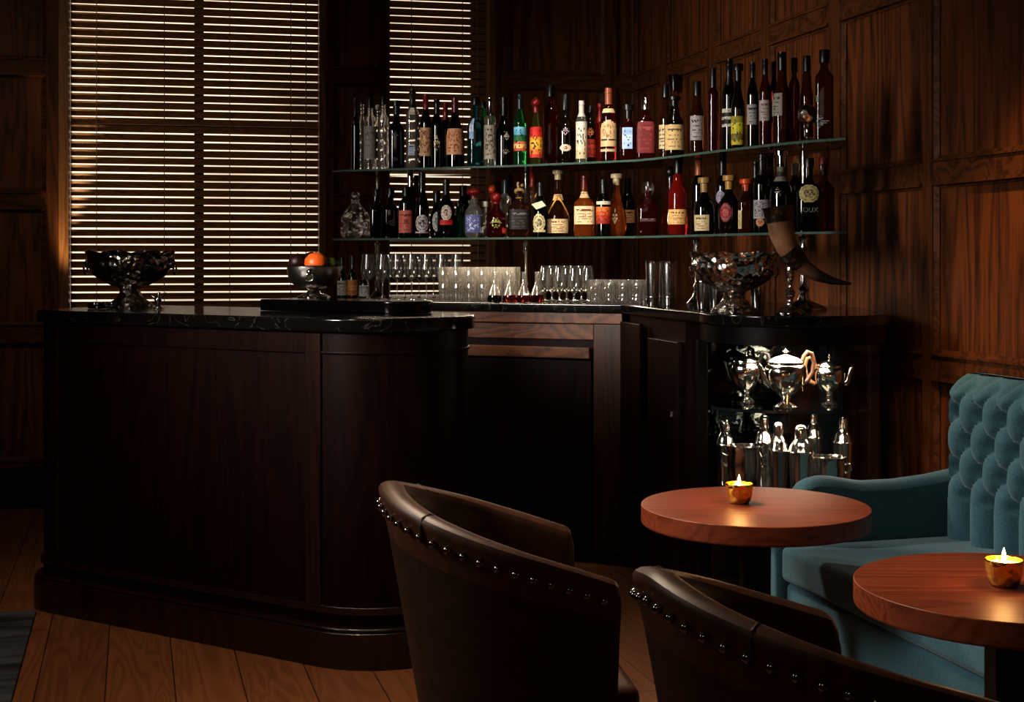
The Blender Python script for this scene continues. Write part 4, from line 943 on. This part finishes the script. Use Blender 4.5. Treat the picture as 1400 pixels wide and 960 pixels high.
# steel shakers
root=None
for i,(px,dd) in enumerate(((893,5.42),(904,5.50),(915,5.43),(908,5.62))):
    t=thing('shaker_tin',['tall steel shaker tin next to the tumblers','steel shaker tin in the middle of the group','steel shaker tin at the right of the group, by the silver bowl','steel shaker tin at the back of the group'][i],'shaker',place(px,dd,ZB_),0,'steel shaker tins on the back bar')
    mb=MB(); mb.lathe([(.0001,0),(.026,0),(.027,.004),(.0375-.006,.165),(.037-.006,.178),(.038-.006,.180),(.03,.178),(.024,.01),(.0001,.008)],26); mb.build('tin',M_steel,t)
    mb=MB(); mb.lathe([(.0274,.03),(.0282,.032),(.0282,.036),(.0276,.038)],26); mb.build('band',M_steel,t)
for i,(px,dd) in enumerate(((962,4.97),(979,4.93),(1036,4.83))):
    t=thing('steel_cup',['steel cup behind the left side of the silver bowl foot','second steel cup, just left of the silver bowl foot','steel cup behind the right side of the silver bowl foot'][i],'cup',place(px,dd,ZB_),0,'steel cups by the silver bowl')
    mb=MB(); mb.lathe([(.0001,0),(.021,0),(.0225,.004),(.029,.10),(.0295,.108),(.028,.108),(.0205,.008),(.0001,.006)],22); mb.build('cup_body',M_steel,t)
    mb=MB(); mb.lathe([(.0288,.098),(.0302,.1),(.0302,.104),(.0295,.106)],22); mb.build('rim',M_silver,t)
# small bitters bottles by the fruit bowl
for i,(px,yt,lc,ds) in enumerate(((468,352,(190,184,176),'small bitters bottle with a black and white label'),(482,350,(190,130,70),'small bitters bottle with an orange-gold label'),(498,366,(170,166,170),'small dark bottle with a low white label behind the wine glasses'))):
    dd=6.32; H=Z(yt,dd)-BZ-.002
    build_bottle('bottle',ds,place(px,dd,ZB_),0,H,.024,'round','black',('screw','k',.2),[('txt' if i!=1 else 'bands',.10,.45,70,0,(lc,) if i!=1 else (lc,(210,150,80),(180,110,60)))],group='bitters bottles behind the fruit bowl',seed=90+i)
# ================================================================= silverware
def punch(label,loc,sc,rz=0,hs=1.1):
    t=thing('punch_bowl',label,'bowl',loc,rz)
    R=.165*sc; H=.185*sc*hs
    scal=lambda a,z:1+ (.035*math.cos(8*a) if z>H*.94 else 0)+(.028*(abs(math.sin(14*a))) if z<H*.62 else .008*math.sin(20*a)*math.sin(z*170/sc))
    mb=MB(); pr=[(.25*R,.36*H),(.42*R,.40*H),(.62*R,.48*H),(.80*R,.58*H),(.92*R,.70*H),(.96*R,.82*H),(.95*R,.92*H),(1.0*R,.97*H),(1.02*R,1.0*H),(.97*R,1.0*H),(.90*R,.9*H),(.88*R,.75*H),(.72*R,.57*H),(.4*R,.44*H),(.0001,.41*H)]
    mb.lathe(pr,96,wob=scal); 
    o0=len(mb.v)
    for i,v in enumerate(mb.v):
        if v[2]>H*.95: a=math.atan2(v[1],v[0]); mb.v[i]=(v[0],v[1],v[2]+.006*sc*math.cos(8*a))
    mb.build('bowl_body',M_relief,t)
    mb=MB(); w2=lambda a,z:1+.03*abs(math.sin(14*a))
    mb.lathe([(.0001,0),(.50*R,0),(.51*R,.03*H),(.47*R,.08*H),(.36*R,.14*H),(.27*R,.22*H),(.22*R,.30*H),(.24*R,.34*H),(.28*R,.37*H),(.0001,.39*H)],96,wob=w2); mb.build('foot',M_relief,t)
    for s in (-1,1):
        mb=MB(); mb.ball((s*.97*R,0,.80*H),.020*sc,12,8,sc=(.7,1,1.1)); hm=mb.build('lion_mask_handle',M_dsilver,t)
        mb=MB(); mb.tube([(s*1.02*R+.004*s,.022*sc*math.sin(2*PI*k/18),.70*H-.022*sc*math.cos(2*PI*k/18)+.0*k) for k in range(19)],.004*sc,8); mb.build('ring',M_silver,hm)
    return t
def onbar(px,py): dd=F*(EYE-BZ)/(py-HY); return X(px,dd),dd
x,y=X(178,5.22),5.22
punch('large embossed silver punch bowl at the left end of the front bar',(x,y,BZ+.001),1.0,0,1.16)
x,y=X(1004,4.66),4.66
punch('embossed silver punch bowl on the back bar beside the drinking horn',(x,y,BZ+.001),.93,rad(20),1.2)
# small dish left of the punch bowl foot
t=thing('ashtray_dish','small silver dish at the foot of the left punch bowl','dish',(X(134,5.12),5.12,BZ+.001))
mb=MB(); mb.lathe([(.0001,0),(.034,0),(.038,.004),(.039,.022),(.042,.024),(.036,.022),(.034,.006),(.0001,.005)],28); mb.build('dish_body',M_silver,t)
mb=MB(); mb.tube([(.042+.014*math.sin(PI*k/8),0,.02-.012*(1-math.cos(PI*k/8))/2) for k in range(9)],.002,8); mb.build('handle',M_silver,t)
# little silver candelabrum / match holder right of the foot
t=thing('silver_figurine','small silver figure standing right of the left punch bowl foot','figurine',(X(216,5.03),5.03,BZ+.001))
mb=MB(); mb.lathe([(.0001,0),(.022,0),(.022,.005),(.012,.010),(.007,.018),(.010,.026),(.0001,.028)],20); mb.build('base',M_silver,t)
mb=MB(); mb.ball((0,0,.036),.013,14,10,sc=(1.1,.9,1)); mb.ball((.004,-.002,.056),.008,12,8); mb.tube([(-.010,0,.04),(-.03,0,.054),(-.038,0,.05)],[.004,.003,.002],8); mb.tube([(.010,0,.04),(.024,0,.054),(.03,0,.062)],[.004,.003,.002],8); mb.build('figure',M_silver,t)
# fruit bowl on the ledge
fx,fy=X(429,5.02)-.0,5.0
FBZ=LEDGE+.001
# ledge-local position: keep it on the ledge
k_=(429-700)/F; q0=BO+V*.472; s_=(k_*q0.y-q0.x)/(U.x-k_*U.y); q=q0+U*s_; fx,fy=q.x,q.y
t=thing('fruit_bowl','footed silver fruit bowl on the black ledge holding an orange','bowl',(fx,fy,FBZ))
mb=MB(); mb.lathe([(.018,.034),(.050,.038),(.078,.054),(.092,.078),(.097,.105),(.097,.116),(.101,.120),(.095,.118),(.092,.10),(.085,.075),(.06,.052),(.0001,.046)],40); mb.build('bowl_body',silver('fruit_bowl_silver',(.42,.38,.36),.3,.2,30),t)
mb=MB(); mb.lathe([(.0001,0),(.058,0),(.060,.006),(.046,.014),(.028,.020),(.022,.028),(.030,.036),(.0001,.04)],36); mb.build('foot',M_dsilver,t)
mb=MB(); mb.tube([(.0+.014*math.sin(2*PI*k/16),-.100,.078+.014*math.cos(2*PI*k/16)) for k in range(17)],.0028,8); mb.ball((0,-.098,.098),.012,12,8); mb.build('ring_handle',M_silver,t)
def fruit(name,label,dx,dy,dz,r,mat,leaf=False):
    t=thing(name,label,'fruit',(fx+dx,fy+dy,FBZ+dz),0,'fruit in the silver bowl')
    mb=MB(); mb.ball((0,0,0),r,24,16,sc=(1,1,.93)); mb.build('flesh',mat,t)
    mb=MB(); mb.lathe([(.0001,r*.90),(.004,r*.93),(.003,r*.99),(.0001,r*1.0)],8); mb.build('stem',col((70,60,30),.7),t)
def peel(name,c,c2):
    m=fabric(name,c,c2,.4,0,120,.3); return m
fruit('orange','bright orange in front in the silver fruit bowl',.013,-.03,.128,.043,peel('orange_peel',(226,92,24),(238,120,44)))
fruit('lime','dull green lime at the right in the fruit bowl',.060,.0,.125,.028,peel('lime_peel',(58,66,18),(80,90,26)))
fruit('plum','dark plum at the left in the fruit bowl',-.060,.008,.132,.033,peel('plum_skin',(34,14,14),(52,22,18)))
fruit('fig','dark fig at the back of the fruit bowl',-.015,.048,.136,.036,peel('fig_skin',(26,14,14),(40,22,22)))
# drinking horn on its silver stand
hd=4.54; hx=X(1080,hd)
t=thing('drinking_horn','mounted drinking horn with dark metal rim on a silver stand','drinking horn',(hx,hd,BZ+.001))
def lp(px,py): return (X(px,hd)-hx,0,Z(py,hd)-BZ-.001)
path=[(1064,286),(1066,300),(1069,318),(1076,338),(1085,352),(1100,366),(1118,377),(1138,384),(1155,387),(1166,388)]
rr=[.048,.045,.0425,.037,.033,.027,.020,.013,.007,.003]
k_=hd/F
mb=MB()
pts=[];rs=[]
for i in range(len(path)-1):
    for q in range(5):
        f=q/5; a=path[i]; b=path[i+1]; pts.append(lp(a[0]+(b[0]-a[0])*f,a[1]+(b[1]-a[1])*f)); rs.append(rr[i]+(rr[i+1]-rr[i])*f)
def hornmat():
    m,nt,b=newmat('ox_horn'); n=nt.nodes.new('ShaderNodeTexNoise'); n.inputs['Scale'].default_value=9; n.inputs['Detail'].default_value=4
    tc=nt.nodes.new('ShaderNodeTexCoord'); nt.links.new(tc.outputs['Object'],n.inputs['Vector']); sx=nt.nodes.new('ShaderNodeSeparateXYZ'); nt.links.new(tc.outputs['Object'],sx.inputs[0])
    mr=nt.nodes.new('ShaderNodeMapRange'); mr.inputs['From Min'].default_value=.03; mr.inputs['From Max'].default_value=.10; nt.links.new(sx.outputs['X'],mr.inputs['Value'])
    r=nt.nodes.new('ShaderNodeValToRGB'); e=r.color_ramp.elements; e[0].position=.35; e[0].color=(*lin((84,52,32)),1); e[1].position=.65; e[1].color=(*lin((150,114,84)),1); nt.links.new(n.outputs['Fac'],r.inputs['Fac'])
    mx=nt.nodes.new('ShaderNodeMix'); mx.data_type='RGBA'; nt.links.new(mr.outputs[0],mx.inputs[0]); nt.links.new(r.outputs['Color'],mx.inputs[6]); mx.inputs[7].default_value=(.012,.009,.008,1)
    nt.links.new(mx.outputs[2],b.inputs['Base Color']); b.inputs['Roughness'].default_value=.4; return m
mb.tube(pts,rs,20); mb.build('horn',hornmat(),t)
mb=MB(); p0=Vector(lp(1063,281)); p1=Vector(lp(1066.5,303)); ax=(p0-p1).normalized()
mb.tube([p1,p1+ax*.02,p1+ax*.045,p1+ax*.052],[.0465,.049,.0505,.056],24); mb.build('rim_mount',M_hornm if False else silver('dark_horn_mount',(.10,.08,.06),.3,.3,40),t)
mb=MB(); a=Vector(lp(1078,343)); b=Vector(lp(1093,361)); mb.tube([a,a*.66+b*.34,a*.34+b*.66,b],[.0385,.0395,.036,.034],20); mb.build('collar',silver('dark_horn_collar',(.06,.05,.045),.35,.4,50),t)
mb=MB(); H=lp(1080,352)[2]
mb.lathe([(.0001,0),(.050,0),(.052,.006),(.044,.014),(.022,.024),(.012,.034),(.009,.05),(.016,.065),(.018,.075),(.009,.088),(.007,.11),(.013,.12),(.011,H-.03),(.016,H-.02),(.0001,H-.01)],28); mb.build('stand',M_dsilver,t)
# ---------------------------------------------------------------- inside the display case
def pot(label,px,dd,z,H,R,rz,handlec,spout=True,ho=1):
    t=thing('silver_coffee_pot',label,'pot',place(px,dd,z+.001),rz,'silver pots on the round glass shelf')
    fl=lambda a,z_:1+.02*abs(math.sin(6*a))
    mb=MB(); mb.lathe([(R*.30,H*.20),(R*.5,H*.26),(R*.8,H*.38),(R*.97,H*.52),(R,H*.62),(R*.94,H*.70),(R*.8,H*.74),(R*.86,H*.76),(R*.84,H*.78)],48,wob=fl); mb.build('body',M_silver,t)
    mb=MB(); mb.lathe([(.0001,0),(R*.58,0),(R*.58,H*.03),(R*.46,H*.06),(R*.24,H*.10),(R*.22,H*.16),(R*.34,H*.21)],32); mb.build('foot',M_silver,t)
    mb=MB(); mb.lathe([(R*.86,H*.775),(R*.80,H*.80),(R*.55,H*.85),(R*.2,H*.885),(.004,H*.90),(.004,H*.92),(.010,H*.935),(.011,H*.95),(.003,H*.97),(.002,H*.99),(.0001,H)],32); mb.build('lid',M_silver,t)
    mb=MB(); mb.tube([(R*.9,0,H*.40),(R*1.15,0,H*.46),(R*1.25,0,H*.58),(R*1.36,0,H*.70),(R*1.5,0,H*.75)],[.014,.012,.009,.007,.006],12); mb.build('spout',M_silver,t)
    mb=MB(); mb.tube([(-R*.88,0,H*.72),(-R*1.02,0,H*.86),(-R*1.2,0,H*.93),(-R*1.45,0,H*.90),(-R*1.58,0,H*.76),(-R*1.5,0,H*.58),(-R*1.2,0,H*.44),(-R*.9,0,H*.40)],.0075,12); mb.build('handle',col(handlec,.4,name='pot_handle_%d'%handlec[0]),t)
    return t
def dz_(py,z): return F*(EYE-z)/(py-HY)
pot('silver coffee pot with black wooden handle, leftmost on the glass shelf',1020,4.84,SHZ,.195,.056,rad(150),(18,14,12))
pot('big silver coffee pot in the middle of the glass shelf, handle to the right',1074,4.67,SHZ,.206,.072,rad(200),(90,60,42))
pot('bright silver coffee pot with a tan handle, rightmost on the glass shelf',1134,4.79,SHZ,.178,.054,rad(-8),(140,100,70))
def shaker(label,px,dd,H,R,dark=False):
    t=thing('cocktail_shaker',label,'shaker',place(px,dd,SH2+.001),0,'cocktail shakers in the display case')
    m=M_silver if not dark else silver('aged_silver',(.42,.34,.30),.2,.1,20)
    mb=MB(); mb.lathe([(.0001,0),(R*.82,0),(R*.84,.006),(R*.98,H*.50),(R,H*.60)],32); mb.build('body',m,t)
    mb=MB(); mb.lathe([(R*1.06,H*.60),(R*1.06,H*.625),(R*.98,H*.64),(R*.9,H*.70),(R*.66,H*.77),(R*.52,H*.80),(R*.54,H*.815)],32); mb.build('strainer_top',M_silver,t)
    mb=MB(); mb.lathe([(R*.48,H*.815),(R*.50,H*.93),(R*.44,H*.97),(R*.25,H*.995),(.0001,H)],28); mb.build('cap',m,t)
shaker('dark copper-toned cocktail shaker in the middle of the case',1064,4.60,.245,.033,True)
shaker('bright silver cocktail shaker with stepped shoulders',1095,4.56,.240,.041)
shaker('silver cocktail shaker behind the ice bucket at left',1045,4.78,.25,.034)
shaker('silver cocktail shaker at the back of the case',1112,4.86,.262,.032)
shaker('tall silver cocktail shaker at the right of the case',1153,4.80,.245,.036)
shaker('silver shaker in the left corner of the case',992,4.80,.232,.034)
def bucket(label,px,dd,H,R,name='ice_bucket'):
    t=thing(name,label,'ice bucket' if name=='ice_bucket' else 'bowl',place(px,dd,SH2+.001),rad(-15))
    mb=MB(); mb.lathe([(.0001,0),(R*.62,0),(R*.7,.008),(R*.92,H*.35),(R,H*.62),(R*.96,H*.9),(R*1.04,H*.97),(R*1.05,H),(R*.98,H),(R*.92,H*.9),(R*.95,H*.6),(R*.6,.012),(.0001,.010)],40); mb.build('bucket_body',M_silver,t)
    for s in (-1,1):
        mb=MB(); mb.tube([(s*R*.98,0,H*.78),(s*R*1.22,0,H*.82),(s*R*1.28,0,H*.66),(s*R*1.0,0,H*.55)],.005,8); mb.build('handle',M_silver,t)
bucket('round silver ice bucket at the left in front in the display case',1018,4.60,.165,.060)
bucket('low silver two-handled bowl at the right in the display case',1133,4.62,.125,.058,'silver_bowl')
# ================================================================= lights
def spot(name,loc,to,e,c,ang,blend=.6,size=.06):
    l=bpy.data.lights.new(name,'SPOT'); l.energy=e; l.color=c; l.spot_size=rad(ang); l.spot_blend=blend; l.shadow_soft_size=size
    o=bpy.data.objects.new(name,l); C.objects.link(o); o.location=loc; o.rotation_euler=(Vector(to)-Vector(loc)).to_track_quat('-Z','Y').to_euler(); return o
def area(name,loc,to,e,c,sx,sy,spread=180):
    l=bpy.data.lights.new(name,'AREA'); l.energy=e; l.color=c; l.shape='RECTANGLE'; l.size=sx; l.size_y=sy; l.spread=rad(spread)
    o=bpy.data.objects.new(name,l); C.objects.link(o); o.location=loc; o.rotation_euler=(Vector(to)-Vector(loc)).to_track_quat('-Z','Y').to_euler(); return o
w=bpy.data.worlds.new('dark_room'); S.world=w; w.use_nodes=True; w.node_tree.nodes['Background'].inputs[0].default_value=(.9,.7,.5,1); w.node_tree.nodes['Background'].inputs[1].default_value=.003
LIGHTS()
